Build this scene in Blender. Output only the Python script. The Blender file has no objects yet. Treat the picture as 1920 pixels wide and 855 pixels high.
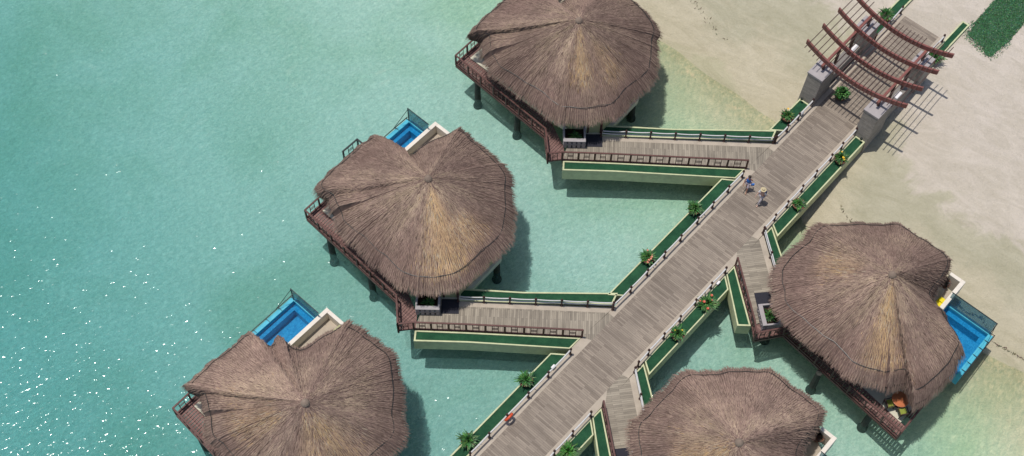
import bpy, math, random
import numpy as np
from mathutils import Vector, Matrix
random.seed(7); rng=np.random.default_rng(7)
C=bpy.context.scene
# ------------------------------------------------------------------ camera, sky, sun, exposure
F=2450.0; TH=math.radians(30.5); RO=math.radians(-1.2); H=75.0
_f=np.array([0,math.sin(TH),-math.cos(TH)]); _r=np.array([1.0,0,0]); _d=-np.cross(_r,_f)
R_=math.cos(RO)*_r+math.sin(RO)*_d; D_=-math.sin(RO)*_r+math.cos(RO)*_d
cam=bpy.data.cameras.new('camera'); camo=bpy.data.objects.new('camera',cam); C.collection.objects.link(camo)
cam.sensor_width=36; cam.lens=36*F/1920; cam.clip_end=3000; cam.clip_start=1
camo.matrix_world=Matrix(((R_[0],-D_[0],-_f[0],0),(R_[1],-D_[1],-_f[1],0),(R_[2],-D_[2],-_f[2],H),(0,0,0,1)))
C.camera=camo
SUN=Vector((-0.20,0.04,1)).normalized()
el=math.asin(SUN.z); az=math.atan2(SUN.x,SUN.y)
w=bpy.data.worlds.new('World'); C.world=w; w.use_nodes=True
nt=w.node_tree; bg=nt.nodes['Background']; sk=nt.nodes.new('ShaderNodeTexSky'); sk.sky_type='NISHITA'
sk.sun_disc=False; sk.sun_elevation=el; sk.sun_rotation=az; sk.air_density=1.0; sk.dust_density=1.5
nt.links.new(sk.outputs[0],bg.inputs[0]); bg.inputs[1].default_value=0.105
sl=bpy.data.lights.new('sun','SUN'); sl.energy=3.6; sl.angle=math.radians(0.5); sl.color=(1,0.955,0.89)
so=bpy.data.objects.new('sun',sl); C.collection.objects.link(so); so.rotation_euler=SUN.to_track_quat('Z','Y').to_euler()
C.view_settings.view_transform='Standard'; C.view_settings.look='None'; C.view_settings.gamma=1
C.view_settings.use_curve_mapping=False; C.view_settings.exposure=-0.12

# ------------------------------------------------------------------ site frame: u runs along the boardwalk to the shore, v to its left
O=np.array([5.4657,36.3412,0.0]); ang=math.radians(48.954)
U=np.array([math.cos(ang),math.sin(ang),0]); V=np.array([-U[1],U[0],0])
def W(u,v,z=0.0):
    p=O+U*u+V*v; return (float(p[0]),float(p[1]),float(z))
def lerp(a,b,t): return tuple(a[i]+(b[i]-a[i])*t for i in range(len(a)))

# ------------------------------------------------------------------ materials
def mat(name): 
    m=bpy.data.materials.new(name); m.use_nodes=True
    return m,m.node_tree,m.node_tree.nodes['Principled BSDF']
def N(nt,t,**k):
    n=nt.nodes.new('ShaderNode'+t)
    for a,b in k.items():
        if a in n.inputs.keys(): n.inputs[a].default_value=b
        else: setattr(n,a,b)
    return n
def ramp(nt,fac,stops):
    r=nt.nodes.new('ShaderNodeValToRGB'); e=r.color_ramp.elements
    while len(e)<len(stops): e.new(.5)
    for i,(p,c) in enumerate(stops): e[i].position=p; e[i].color=(*c,1)
    nt.links.new(fac,r.inputs[0]); return r.outputs[0]
def coords(nt,rot=0.0,scale=(1,1,1)):
    g=N(nt,'NewGeometry'); mp=N(nt,'Mapping'); mp.inputs['Rotation'].default_value=(0,0,-rot)
    nt.links.new(g.outputs['Position'],mp.inputs[0])
    if scale==(1,1,1): return mp.outputs[0]
    m2=N(nt,'Mapping'); m2.inputs['Scale'].default_value=scale; nt.links.new(mp.outputs[0],m2.inputs[0]); return m2.outputs[0]
def noise(nt,vec,scale,detail=4,rough=.6,dist=0):
    n=N(nt,'TexNoise',Scale=scale,Detail=detail,Roughness=rough,Distortion=dist); nt.links.new(vec,n.inputs['Vector']); return n.outputs[0]
def bump(nt,p,h,strength=.3,dist=.02):
    b=N(nt,'Bump',Strength=strength,Distance=dist); nt.links.new(h,b.inputs['Height']); nt.links.new(b.outputs[0],p.inputs['Normal'])
def mixc(nt,fac,a,b,mode='MIX'):
    m=nt.nodes.new('ShaderNodeMix'); m.data_type='RGBA'; m.blend_type=mode
    for s,x in ((0,fac),(6,a),(7,b)):
        if isinstance(x,(int,float)): m.inputs[s].default_value=x
        elif isinstance(x,tuple): m.inputs[s].default_value=(*x,1)
        else: nt.links.new(x,m.inputs[s])
    return m.outputs[2]
def simple(name,col,rough=.6,var=.25,scale=3.0,bmp=.1,spec=.4,metal=0):
    m,nt,p=mat(name); v=coords(nt); n=noise(nt,v,scale,5,.65)
    c=ramp(nt,n,[(.3,tuple(x*(1-var) for x in col)),(.7,tuple(min(1,x*(1+var)) for x in col))])
    nt.links.new(c,p.inputs['Base Color']); p.inputs['Roughness'].default_value=rough
    p.inputs['Specular IOR Level'].default_value=spec; p.inputs['Metallic'].default_value=metal
    if bmp: bump(nt,p,noise(nt,v,scale*8,3),bmp,.02)
    return m
def planks(name,a,cols,bw=1.5,rh=.13,mort=(.12,.10,.09)):
    """boards whose long side runs along world angle a"""
    m,nt,p=mat(name); v=coords(nt,a)
    b=N(nt,'TexBrick',Scale=1.0); b.offset=.37; b.inputs['Brick Width'].default_value=bw; b.inputs['Row Height'].default_value=rh
    b.inputs['Mortar Size'].default_value=.006; b.inputs['Color1'].default_value=(0,0,0,1); b.inputs['Color2'].default_value=(1,1,1,1); b.inputs['Mortar'].default_value=(.5,.5,.5,1); b.inputs['Bias'].default_value=0
    nt.links.new(v,b.inputs['Vector'])
    grain=noise(nt,coords(nt,a,(1.1,14,1)),1.0,4,.7)
    big=noise(nt,coords(nt),.35,3,.6)
    mx=N(nt,'MixRGB'); 
    fac=N(nt,'Math',operation='MULTIPLY_ADD'); nt.links.new(grain,fac.inputs[0]); fac.inputs[1].default_value=.75
    s2=N(nt,'Math',operation='MULTIPLY_ADD'); nt.links.new(b.outputs['Color'],s2.inputs[0]); s2.inputs[1].default_value=.36; s2.inputs[2].default_value=-.045
    nt.links.new(s2.outputs[0],fac.inputs[2])
    c=ramp(nt,fac.outputs[0],[(.12,cols[0]),(.36,cols[1]),(.58,cols[2]),(.85,cols[3])])
    c=mixc(nt,b.outputs['Fac'],c,mort)
    dirt=ramp(nt,big,[(.35,(.86,.85,.84)),(.65,(1.06,1.05,1.03))])
    c=mixc(nt,1.0,c,dirt,'MULTIPLY')
    nt.nodes.remove(mx)
    nt.links.new(c,p.inputs['Base Color']); p.inputs['Roughness'].default_value=.75; p.inputs['Specular IOR Level'].default_value=.25
    bump(nt,p,b.outputs['Fac'],-.4,.01)
    return m
GREYW=[(.13,.105,.084),(.215,.178,.145),(.28,.235,.191),(.355,.302,.245)]
GREYB=[(.13,.112,.09),(.225,.197,.158),(.31,.272,.218),(.40,.355,.285)]
REDW=[(.10,.055,.05),(.17,.095,.085),(.24,.14,.125),(.30,.18,.16)]
A0=ang
M={}
M['boards']=planks('weathered boards of the boardwalk',A0+math.pi/2,GREYW)
PD=math.atan2(U[1]*-.64+V[1]*.77,U[0]*-.64+V[0]*.77)
PD2=math.atan2(U[1]*-.64-V[1]*.77,U[0]*-.64-V[0]*.77)
M['boardsL']=planks('weathered boards of a left footbridge',PD+math.pi/2,GREYB)
M['boardsR']=planks('weathered boards of a right footbridge',PD2+math.pi/2,GREYB)
M['redL']=planks('red hardwood planks',A0+math.pi/2,REDW,bw=3.0,rh=.15,mort=(.03,.02,.02))
M['stone']=simple('pale stone paving',(.42,.36,.29),.8,.14,1.3,.1,.2)
M['cream']=simple('cream terrace stone',(.56,.53,.42),.7,.08,1.0,.05,.3)
M['lime']=simple('pale lime painted concrete',(.53,.545,.33),.7,.17,1.6,.06,.3)
M['olive']=simple('olive washed wall render',(.40,.42,.22),.8,.12,.8,.08,.2)
M['turf']=None
M['white']=simple('white painted masonry',(.72,.66,.58),.7,.07,2,.05,.3)
M['lilac']=simple('grey painted masonry',(.36,.33,.33),.75,.08,2,.05,.3)
M['dark']=simple('dark brown stained timber',(.060,.030,.026),.55,.25,6,.1,.35)
M['rail']=simple('red brown stained timber',(.105,.045,.038),.55,.25,5,.1,.35)
M['beam']=simple('red stained pergola timber',(.215,.080,.068),.5,.22,4,.1,.4)
M['black']=simple('black bronze metal',(.02,.025,.024),.4,.2,5,0,.5)
M['pile']=simple('tarred concrete pile',(.045,.048,.042),.8,.35,5,.3,.2)
M['rope']=simple('pale grey rope',(.58,.57,.56),.8,.1,12,.2,.2)
M['matt']=simple('charcoal coir mat',(.035,.035,.045),.95,.2,30,.3,.1)
M['pot']=simple('woven brown basket pot',(.17,.085,.055),.8,.3,14,.4,.2)
M['soil']=simple('dark soil',(.035,.022,.015),.95,.3,20,.3,.1)
M['skin']=simple('skin',(.42,.225,.15),.5,.05,6,0,.4)
M['skin2']=simple('fair skin',(.58,.36,.28),.5,.05,6,0,.4)
M['hair']=simple('dark hair',(.035,.022,.015),.6,.2,30,.2,.4)
M['shirtw']=simple('white cotton shirt',(.74,.74,.76),.8,.04,8,.1,.2)
M['trousers']=simple('pale grey trousers',(.45,.42,.44),.8,.08,8,.1,.2)
M['bluet']=simple('bright blue cloth',(.05,.19,.55),.7,.1,8,.1,.2)
M['coral']=simple('pale cloth',(.42,.36,.40),.7,.1,8,.1,.2)
M['hat']=simple('straw hat',(.50,.42,.26),.8,.1,20,.2,.2)
M['navy']=simple('navy canvas bag',(.03,.045,.10),.7,.1,10,.1,.3)
M['buoy']=simple('orange red plastic',(.62,.085,.03),.45,.08,6,0,.5)
M['orange']=simple('orange varnished table top',(.48,.15,.06),.35,.15,5,0,.5)
M['green']=simple('lime green cushion',(.24,.28,.05),.8,.12,8,.1,.2)
M['yellow']=simple('yellow towel',(.75,.62,.03),.85,.08,10,.2,.1)
M['bark']=simple('brown stem',(.10,.065,.04),.8,.3,12,.2,.2)
M['towel']=simple('white towel',(.78,.76,.76),.85,.04,10,.1,.1)
def turf():
    m,nt,p=mat('artificial green turf'); v=coords(nt)
    n=noise(nt,v,26,4,.8); n2=noise(nt,v,1.3,6,.7)
    c=ramp(nt,n,[(.25,(.010,.038,.020)),(.5,(.018,.075,.036)),(.75,(.038,.120,.062))])
    c2=ramp(nt,n2,[(.35,(.68,.72,.75)),(.65,(1.35,1.25,1.2))]); c=mixc(nt,1.0,c,c2,'MULTIPLY')
    nt.links.new(c,p.inputs['Base Color']); p.inputs['Roughness'].default_value=.9; p.inputs['Specular IOR Level'].default_value=.15
    bump(nt,p,n,.8,.03); return m
M['turf']=turf()
def stonewall():
    m,nt,p=mat('pale split stone cladding'); g=N(nt,'NewGeometry'); mp=N(nt,'Mapping'); mp.inputs['Rotation'].default_value=(0,0,-A0)
    nt.links.new(g.outputs['Position'],mp.inputs[0]); sp=N(nt,'SeparateXYZ'); nt.links.new(mp.outputs[0],sp.inputs[0])
    ad=N(nt,'Math',operation='ADD'); nt.links.new(sp.outputs[0],ad.inputs[0]); nt.links.new(sp.outputs[1],ad.inputs[1])
    cb=N(nt,'CombineXYZ'); nt.links.new(ad.outputs[0],cb.inputs[0]); nt.links.new(sp.outputs[2],cb.inputs[1])
    b=N(nt,'TexBrick',Scale=1.0); b.inputs['Brick Width'].default_value=.62; b.inputs['Row Height'].default_value=.10; b.inputs['Mortar Size'].default_value=.008
    b.inputs['Color1'].default_value=(.35,.315,.275,1); b.inputs['Color2'].default_value=(.25,.226,.20,1); b.inputs['Mortar'].default_value=(.22,.2,.18,1)
    nt.links.new(cb.outputs[0],b.inputs['Vector']); n=noise(nt,coords(nt),5,4,.7); r=ramp(nt,n,[(.3,(.85,.85,.85)),(.7,(1.1,1.1,1.1))])
    nt.links.new(mixc(nt,1.0,b.outputs['Color'],r,'MULTIPLY'),p.inputs['Base Color']); p.inputs['Roughness'].default_value=.85
    bump(nt,p,b.outputs['Fac'],-.5,.02); return m
M['stonewall']=stonewall()
def attrmat(name,rough=.85,spec=.15,var=.2,scale=4,trans=0):
    m,nt,p=mat(name); a=N(nt,'Attribute'); a.attribute_name='Col'; n=noise(nt,coords(nt),scale,3,.6)
    r=ramp(nt,n,[(.3,(1-var,)*3),(.7,(1+var,)*3)]); nt.links.new(mixc(nt,1.0,a.outputs[0],r,'MULTIPLY'),p.inputs['Base Color'])
    p.inputs['Roughness'].default_value=rough; p.inputs['Specular IOR Level'].default_value=spec
    return m
M['thatch']=attrmat('dry palm thatch',.9,.12,.16,.9)
M['leaf']=attrmat('green leaves',.5,.35,.2,6)
def thatchbase():
    m,nt,p=mat('thatch underlayer'); a=N(nt,'Attribute'); a.attribute_name='Col'; n=noise(nt,coords(nt),14,4,.8)
    r=ramp(nt,n,[(.3,(.6,.6,.6)),(.7,(1.05,1.05,1.05))]); nt.links.new(mixc(nt,1.0,a.outputs[0],r,'MULTIPLY'),p.inputs['Base Color'])
    p.inputs['Roughness'].default_value=.95; p.inputs['Specular IOR Level'].default_value=.08; bump(nt,p,n,.8,.06); return m
M['tbase']=thatchbase()
def poolmats():
    m,nt,p=mat('cyan pool rim'); p.inputs['Base Color'].default_value=(.05,.42,.55,1); p.inputs['Roughness'].default_value=.25
    c=ramp(nt,noise(nt,coords(nt),2,3),[(.3,(.06,.36,.50)),(.7,(.10,.50,.64))]); nt.links.new(c,p.inputs['Base Color']); M['rim']=m
    m,nt,p=mat('blue pool mosaic'); b=N(nt,'TexVoronoi',Scale=11.0); nt.links.new(coords(nt),b.inputs['Vector'])
    c=ramp(nt,b.outputs['Color'],[(.1,(.05,.30,.48)),(.9,(.13,.48,.66))]); nt.links.new(c,p.inputs['Base Color']); p.inputs['Roughness'].default_value=.3; M['mosaic']=m
    m=bpy.data.materials.new('clear pool water'); m.use_nodes=True; nt=m.node_tree; nt.nodes.clear()
    o=N(nt,'OutputMaterial'); t=N(nt,'BsdfTransparent'); t.inputs[0].default_value=(.60,.86,.95,1); g=N(nt,'BsdfGlossy',Roughness=.05); mx=N(nt,'MixShader'); mx.inputs[0].default_value=.04
    nt.links.new(t.outputs[0],mx.inputs[1]); nt.links.new(g.outputs[0],mx.inputs[2]); nt.links.new(mx.outputs[0],o.inputs[0]); M['poolwater']=m
    m=bpy.data.materials.new('grey tinted glass'); m.use_nodes=True; nt=m.node_tree; nt.nodes.clear()
    o=N(nt,'OutputMaterial'); t=N(nt,'BsdfTransparent'); t.inputs[0].default_value=(.50,.66,.70,1); g=N(nt,'BsdfGlossy',Roughness=.03); mx=N(nt,'MixShader'); mx.inputs[0].default_value=.12
    d=N(nt,'BsdfDiffuse'); d.inputs[0].default_value=(.25,.33,.36,1); m2=N(nt,'MixShader'); m2.inputs[0].default_value=.22
    nt.links.new(t.outputs[0],mx.inputs[1]); nt.links.new(g.outputs[0],mx.inputs[2]); nt.links.new(mx.outputs[0],m2.inputs[1]); nt.links.new(d.outputs[0],m2.inputs[2]); nt.links.new(m2.outputs[0],o.inputs[0]); M['glass']=m
poolmats()

# ------------------------------------------------------------------ mesh builder
class MB:
    def __init__(s): s.v=[]; s.f=[]; s.c=[]
    def add(s,vs,fs,col=None):
        n=len(s.v); s.v+= [tuple(map(float,q)) for q in vs]; s.f+=[tuple(i+n for i in f) for f in fs]
        s.c+=[col if col else (1,1,1)]*len(vs); return s
    def prism(s,poly,z0,z1):
        """poly: list of (u,v); z1 may be a list per corner"""
        if sum(poly[i-1][0]*poly[i][1]-poly[i][0]*poly[i-1][1] for i in range(len(poly)))<0: poly=poly[::-1]
        n=len(poly); s.add([W(a,b,z0) for a,b in poly]+[W(a,b,z1) for a,b in poly],
            [tuple(range(n-1,-1,-1)),tuple(range(n,2*n))]+[(i,(i+1)%n,n+(i+1)%n,n+i) for i in range(n)]); return s
    def strip(s,a,b,z0,z1):
        """band between two (u,v) polylines of equal length, as joined prisms"""
        n=len(a); P=[W(*q,z1) for q in a]+[W(*q,z1) for q in b]+[W(*q,z0) for q in a]+[W(*q,z0) for q in b]
        f=[]
        for i in range(n-1):
            f+=[(i,i+1,n+i+1,n+i),(2*n+i,3*n+i,3*n+i+1,2*n+i+1),(i,2*n+i,2*n+i+1,i+1),(n+i,n+i+1,3*n+i+1,3*n+i)]
        f+=[(0,n,3*n,2*n),(n-1,3*n-1,4*n-1,2*n-1)]
        s.add(P,f); return s
    def bar(s,p,q,w,h=None,up=(0,0,1)):
        """square bar from p to q in world space"""
        h=h or w; p=Vector(p); q=Vector(q); d=(q-p)
        if d.length<1e-6: return s
        d.normalize(); up=Vector(up)
        if abs(d.dot(up))>.95: up=Vector((U[0],U[1],0))
        x=d.cross(up).normalized()*(w/2); y=x.cross(d).normalized()*(h/2)
        vs=[p-x-y,p+x-y,p+x+y,p-x+y,q-x-y,q+x-y,q+x+y,q-x+y]
        s.add(vs,[(0,1,2,3),(7,6,5,4),(0,4,5,1),(1,5,6,2),(2,6,7,3),(3,7,4,0)]); return s
    def box(s,c,du,dv,z0,z1):
        u,v=c; return s.prism([(u-du/2,v-dv/2),(u+du/2,v-dv/2),(u+du/2,v+dv/2),(u-du/2,v+dv/2)],z0,z1)
    def tube(s,pts,rad,n=8,col=None,cap=True):
        k=len(pts); vs=[]; fs=[]; rads=rad if isinstance(rad,(list,tuple)) else [rad]*k
        for i,p in enumerate(pts):
            p=Vector(p); t=(Vector(pts[min(i+1,k-1)])-Vector(pts[max(i-1,0)])).normalized()
            a=Vector((0,0,1)) if abs(t.z)<.9 else Vector((1,0,0)); x=t.cross(a).normalized(); y=x.cross(t)
            for j in range(n):
                g=2*math.pi*j/n; vs.append(p+(x*math.cos(g)+y*math.sin(g))*rads[i])
        for i in range(k-1):
            for j in range(n): fs.append((i*n+j,i*n+(j+1)%n,(i+1)*n+(j+1)%n,(i+1)*n+j))
        if cap: fs+=[tuple(range(n-1,-1,-1)),tuple((k-1)*n+j for j in range(n))]
        s.add(vs,fs,col); return s
    def lathe(s,c,prof,n=16,col=None,closed=True):
        """prof: (radius, z) list about world point c"""
        return s.tube([(c[0],c[1],c[2]+z+i*1e-5) for i,(r,z) in enumerate(prof)],[r for r,z in prof],n,col,closed)
    def build(s,name,m,parent=None,smooth=False,bevel=0):
        me=bpy.data.meshes.new(name); off=parent_origin(parent)
        vs=[(a-off[0],b-off[1],c-off[2]) for a,b,c in s.v]
        me.from_pydata(vs,[],s.f); me.materials.append(m)
        if any(c!=(1,1,1) for c in s.c[:4]) or m.name.startswith(('dry palm','green leaves','thatch')):
            at=me.color_attributes.new('Col','FLOAT_COLOR','POINT'); at.data.foreach_set('color',np.array([(*c,1) for c in s.c],dtype=np.float32).ravel())
        if smooth: me.polygons.foreach_set('use_smooth',[True]*len(me.polygons))
        me.update(); o=bpy.data.objects.new(name,me); C.collection.objects.link(o)
        if parent: o.parent=parent
        if bevel:
            b=o.modifiers.new('bevel','BEVEL'); b.width=bevel; b.segments=2; b.limit_method='ANGLE'
        return o
def parent_origin(p):
    o=Vector((0,0,0))
    while p is not None: o+=p.location; p=p.parent
    return o
def tag(o,label=None,cat=None,group=None,kind=None):
    if label: o['label']=label
    if cat: o['category']=cat
    if group: o['group']=group
    if kind: o['kind']=kind
    return o
def thing(name,loc,label,cat,group=None):
    o=bpy.data.objects.new(name,None); o.empty_display_size=.3; C.collection.objects.link(o); o.location=loc
    return tag(o,label,cat,group)

# ------------------------------------------------------------------ ground: sand bed and beach as one sheet, sea
SH=[(-300,19),(-60,19),(-22,17.6),(-17,16.7),(-12,15.6),(-8,15.4),(-4,17.6),(-1,21),(2,22.7),(13,22.9),(30,23.6),(80,26),(300,30)]
def shore(v):
    return np.interp(v,[a for a,b in SH],[b for a,b in SH])
def bedz(u,v):
    d=shore(v)-u
    z=np.where(d>0,-2.2-np.interp(d,[0,2,6,14,28,60,150,400],[0,.28,.6,1.05,1.45,2.6,5,9]),
               -2.2+np.interp(-d,[0,2,5,9,14,30,400],[0,.38,.95,1.45,2.02,2.1,3.0]))
    z=z+.035*np.sin(v*.8+np.sin(v*.37))*np.sin(u*1.3+v*.5)*(abs(d)<4)*(1-abs(d)/4)
    z=z+.05*np.sin(u*.9+v*.31)*np.sin(v*.7-u*.2)*np.clip(abs(d)/3,0,1)*(d>-9)
    return z
def grid(us,vs,zf):
    uu,vv=np.meshgrid(us,vs,indexing='ij'); zz=zf(uu,vv)
    P=O[None,None]+U*uu[...,None]+V*vv[...,None]; P[...,2]=zz
    a,b=uu.shape; idx=np.arange(a*b).reshape(a,b)
    f=np.stack([idx[:-1,:-1],idx[1:,:-1],idx[1:,1:],idx[:-1,1:]],-1).reshape(-1,4)
    return P.reshape(-1,3),f
us=np.concatenate([np.array([-900,-500,-250,-140,-90]),np.arange(-60,60,.5),np.array([65,80,120,250,500,900])])
vs=np.concatenate([np.array([-900,-500,-250,-140,-90]),np.arange(-60,60,.6),np.array([65,80,120,250,500,900])])
P,f=grid(us,vs,bedz); me=bpy.data.meshes.new('sand'); me.from_pydata(P.tolist(),[],f.tolist()); me.polygons.foreach_set('use_smooth',[True]*len(me.polygons))
sand=bpy.data.objects.new('sand',me); C.collection.objects.link(sand); tag(sand,'pale beach sand running down under the shallow water',kind='structure')
def sandmat():
    m,nt,p=mat('beach sand'); g=N(nt,'NewGeometry'); v=coords(nt); sp=N(nt,'SeparateXYZ'); nt.links.new(g.outputs['Position'],sp.inputs[0])
    big=noise(nt,v,.16,5,.62,.6); mid=noise(nt,v,.7,6,.7,1.2); fine=noise(nt,v,7,5,.75)
    s=N(nt,'Math',operation='MULTIPLY_ADD'); nt.links.new(big,s.inputs[0]); s.inputs[1].default_value=1.9; nt.links.new(sp.outputs[2],s.inputs[2])
    s2=N(nt,'Math',operation='MULTIPLY_ADD'); nt.links.new(mid,s2.inputs[0]); s2.inputs[1].default_value=.55; nt.links.new(s.outputs[0],s2.inputs[2])
    r=N(nt,'MapRange'); nt.links.new(s2.outputs[0],r.inputs[0]); r.inputs[1].default_value=-2.2; r.inputs[2].default_value=1.9
    dry=ramp(nt,r.outputs[0],[(.0,(.49,.46,.32)),(.26,(.485,.45,.31)),(.31,(.52,.465,.335)),(.44,(.54,.485,.36)),(.54,(.45,.42,.305)),(.625,(.48,.445,.33)),(.665,(.585,.52,.435)),(1.0,(.61,.54,.475))])
    wv=coords(nt,A0+.12,(1.0,.35,1)); st=noise(nt,wv,.8,6,.72,1.2)
    t=ramp(nt,st,[(.36,(.89,.89,.86)),(.64,(1.07,1.07,1.08))]); dry=mixc(nt,1.0,dry,t,'MULTIPLY')
    t2=ramp(nt,fine,[(.3,(.93,.93,.92)),(.7,(1.05,1.05,1.05))]); dry=mixc(nt,1.0,dry,t2,'MULTIPLY')
    # scattered weed and darker patches on the bed
    pt=noise(nt,v,.075,4,.6,.4); pat=ramp(nt,pt,[(.33,(.74,.83,.74)),(.55,(1,1,1))])
    under=N(nt,'MapRange'); nt.links.new(sp.outputs[2],under.inputs[0]); under.inputs[1].default_value=-2.85; under.inputs[2].default_value=-2.22
    bed=mixc(nt,1.0,(.68,.675,.55),pat,'MULTIPLY'); rip=noise(nt,coords(nt,.5,(1,2.2,1)),2.3,3,.6,1.0)
    bed=mixc(nt,1.0,bed,ramp(nt,rip,[(.35,(.93,.93,.93)),(.65,(1.06,1.06,1.06))]),'MULTIPLY')
    c=mixc(nt,under.outputs[0],bed,dry); nt.links.new(c,p.inputs['Base Color'])
    p.inputs['Roughness'].default_value=.9; p.inputs['Specular IOR Level'].default_value=.15
    ft=N(nt,'TexVoronoi',Scale=1.7); nt.links.new(v,ft.inputs['Vector']); fm=N(nt,'Math',operation='MULTIPLY_ADD'); nt.links.new(ft.outputs[0],fm.inputs[0]); fm.inputs[1].default_value=.6; nt.links.new(fine,fm.inputs[2])
    bump(nt,p,fm.outputs[0],.9,.14); return m
me.materials.append(sandmat())
P,f=grid(np.array([-900.,-300,-60,-20,0,20,60]),np.array([-900.,-300,-60,0,60,300,900]),lambda u,v:u*0-2.2)
me=bpy.data.meshes.new('sea'); me.from_pydata(P.tolist(),[],f.tolist())
sea=bpy.data.objects.new('sea',me); C.collection.objects.link(sea); tag(sea,'clear turquoise sea water with small ripples',kind='structure')
def seamat():
    m=bpy.data.materials.new('turquoise sea water'); m.use_nodes=True; nt=m.node_tree; nt.nodes.clear(); o=N(nt,'OutputMaterial')
    g=N(nt,'NewGeometry'); mp=N(nt,'Mapping'); mp.vector_type='POINT'
    # u coordinate = distance along the boardwalk towards the shore, so the depth grows with -u
    mp.inputs['Rotation'].default_value=(0,0,-A0); nt.links.new(g.outputs['Position'],mp.inputs[0]); sp=N(nt,'SeparateXYZ'); nt.links.new(mp.outputs[0],sp.inputs[0])
    big=noise(nt,coords(nt),.05,4,.55,.5)
    s=N(nt,'Math',operation='MULTIPLY_ADD'); nt.links.new(big,s.inputs[0]); s.inputs[1].default_value=9; nt.links.new(sp.outputs[0],s.inputs[2])
    vv=N(nt,'Math',operation='MULTIPLY_ADD'); nt.links.new(sp.outputs[1],vv.inputs[0]); vv.inputs[1].default_value=-.24; nt.links.new(s.outputs[0],vv.inputs[2])
    u0=float(np.dot(O,U)); v0=float(np.dot(O,V))
    r=N(nt,'MapRange'); nt.links.new(vv.outputs[0],r.inputs[0])
    base=u0-.24*v0+4.5
    r.inputs[1].default_value=base+19.8; r.inputs[2].default_value=base-33; seamat.r=r
    tint=ramp(nt,r.outputs[0],[(0,(.97,.985,.94)),(.07,(.855,.972,.905)),(.15,(.79,.965,.95)),(.28,(.77,.96,1.0)),(.6,(.68,.94,1.0)),(1,(.53,.90,.99))])
    dcol=ramp(nt,r.outputs[0],[(0,(.36,.52,.42)),(.3,(.29,.62,.58)),(.65,(.24,.60,.57)),(1,(.12,.51,.50))])
    dfac=ramp(nt,r.outputs[0],[(0,(.015,)*3),(.3,(.09,)*3),(1,(.30,)*3)])
    # waves
    wv=coords(nt,.9,(1,1.7,1)); n1=noise(nt,wv,1.9,1.5,.5,.5); n2=noise(nt,coords(nt),4.6,1.0,.5,.6)
    h=N(nt,'Math',operation='MULTIPLY_ADD'); nt.links.new(n2,h.inputs[0]); h.inputs[1].default_value=.22; nt.links.new(n1,h.inputs[2])
    # caustic-like web of bright and dark ripples, painted into the water tint
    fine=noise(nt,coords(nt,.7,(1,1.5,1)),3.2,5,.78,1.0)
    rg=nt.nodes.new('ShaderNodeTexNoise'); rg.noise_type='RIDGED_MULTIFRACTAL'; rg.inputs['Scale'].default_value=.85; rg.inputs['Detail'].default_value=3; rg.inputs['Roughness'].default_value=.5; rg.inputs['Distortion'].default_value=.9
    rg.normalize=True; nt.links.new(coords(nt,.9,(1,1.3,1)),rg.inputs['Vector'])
    caus1=ramp(nt,fine,[(.36,(.82,.875,.88)),(.5,(1,1,1)),(.63,(1.19,1.12,1.12))]); caus2=ramp(nt,rg.outputs[0],[(.30,(.93,.96,.96)),(.75,(1.18,1.08,1.08))]); caustic=mixc(nt,1.0,caus1,caus2,'MULTIPLY'); tint=mixc(nt,1.0,tint,caustic,'MULTIPLY')
    b=N(nt,'Bump',Strength=1.0,Distance=.064); nt.links.new(h.outputs[0],b.inputs['Height'])
    b2=N(nt,'Bump',Strength=1.0,Distance=.5); nt.links.new(fine,b2.inputs['Height'])
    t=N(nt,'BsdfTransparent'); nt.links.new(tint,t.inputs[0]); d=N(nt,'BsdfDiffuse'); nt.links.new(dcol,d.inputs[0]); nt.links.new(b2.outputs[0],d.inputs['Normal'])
    m1=N(nt,'MixShader'); nt.links.new(dfac,m1.inputs[0]); nt.links.new(t.outputs[0],m1.inputs[1]); nt.links.new(d.outputs[0],m1.inputs[2])
    gl=N(nt,'BsdfGlossy',Roughness=.10); nt.links.new(b.outputs[0],gl.inputs['Normal'])
    fr=N(nt,'Fresnel',IOR=1.33); nt.links.new(b.outputs[0],fr.inputs['Normal'])
    m2=N(nt,'MixShader'); nt.links.new(fr.outputs[0],m2.inputs[0]); nt.links.new(m1.outputs[0],m2.inputs[1]); nt.links.new(gl.outputs[0],m2.inputs[2]); nt.links.new(m2.outputs[0],o.inputs[0])
    return m
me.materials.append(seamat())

# ------------------------------------------------------------------ boardwalk
bw=thing('boardwalk',W(2,-1.45,0),None,None); tag(bw,'wide weathered timber boardwalk running from the sea to the beach gate',kind='structure')
MB().prism([(-22,-2.92),(35.45,-2.92),(35.45,0),(-22,0)],-.25,0).build('plank_deck',M['boards'],bw)
s=MB()
for a,b,a2,b2 in ((-22,-17.3,-22,-17.7),(-13.2,-1.9,-13.6,-1.9),(1.8,15.4,1.8,15.4),(19.1,35.45,19.1,35.45)): s.prism([(a,.003),(b,.003),(b2,.47),(a2,.47)],-.26,.004)
for a,b,a2,b2 in ((-22,-2.35,-22,-3.1),(-.95,11.0,-.85,10.25),(12.6,35.45,12.7,35.45)): s.prism([(a2,-3.40),(b2,-3.40),(b,-2.923),(a,-2.923)],-.26,.004)
s.build('stone_border',M['stone'],bw)
s=MB().prism([(-22,-3.3),(33,-3.3),(33,.4),(-22,.4)],-.75,-.27)
for u in np.arange(-19,22,5.5):
    for v in (-2.6,-.3): s.tube([W(u,v,-4.5),W(u,v,-.7)],.22,10)
s.build('substructure',M['pile'],bw)

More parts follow.
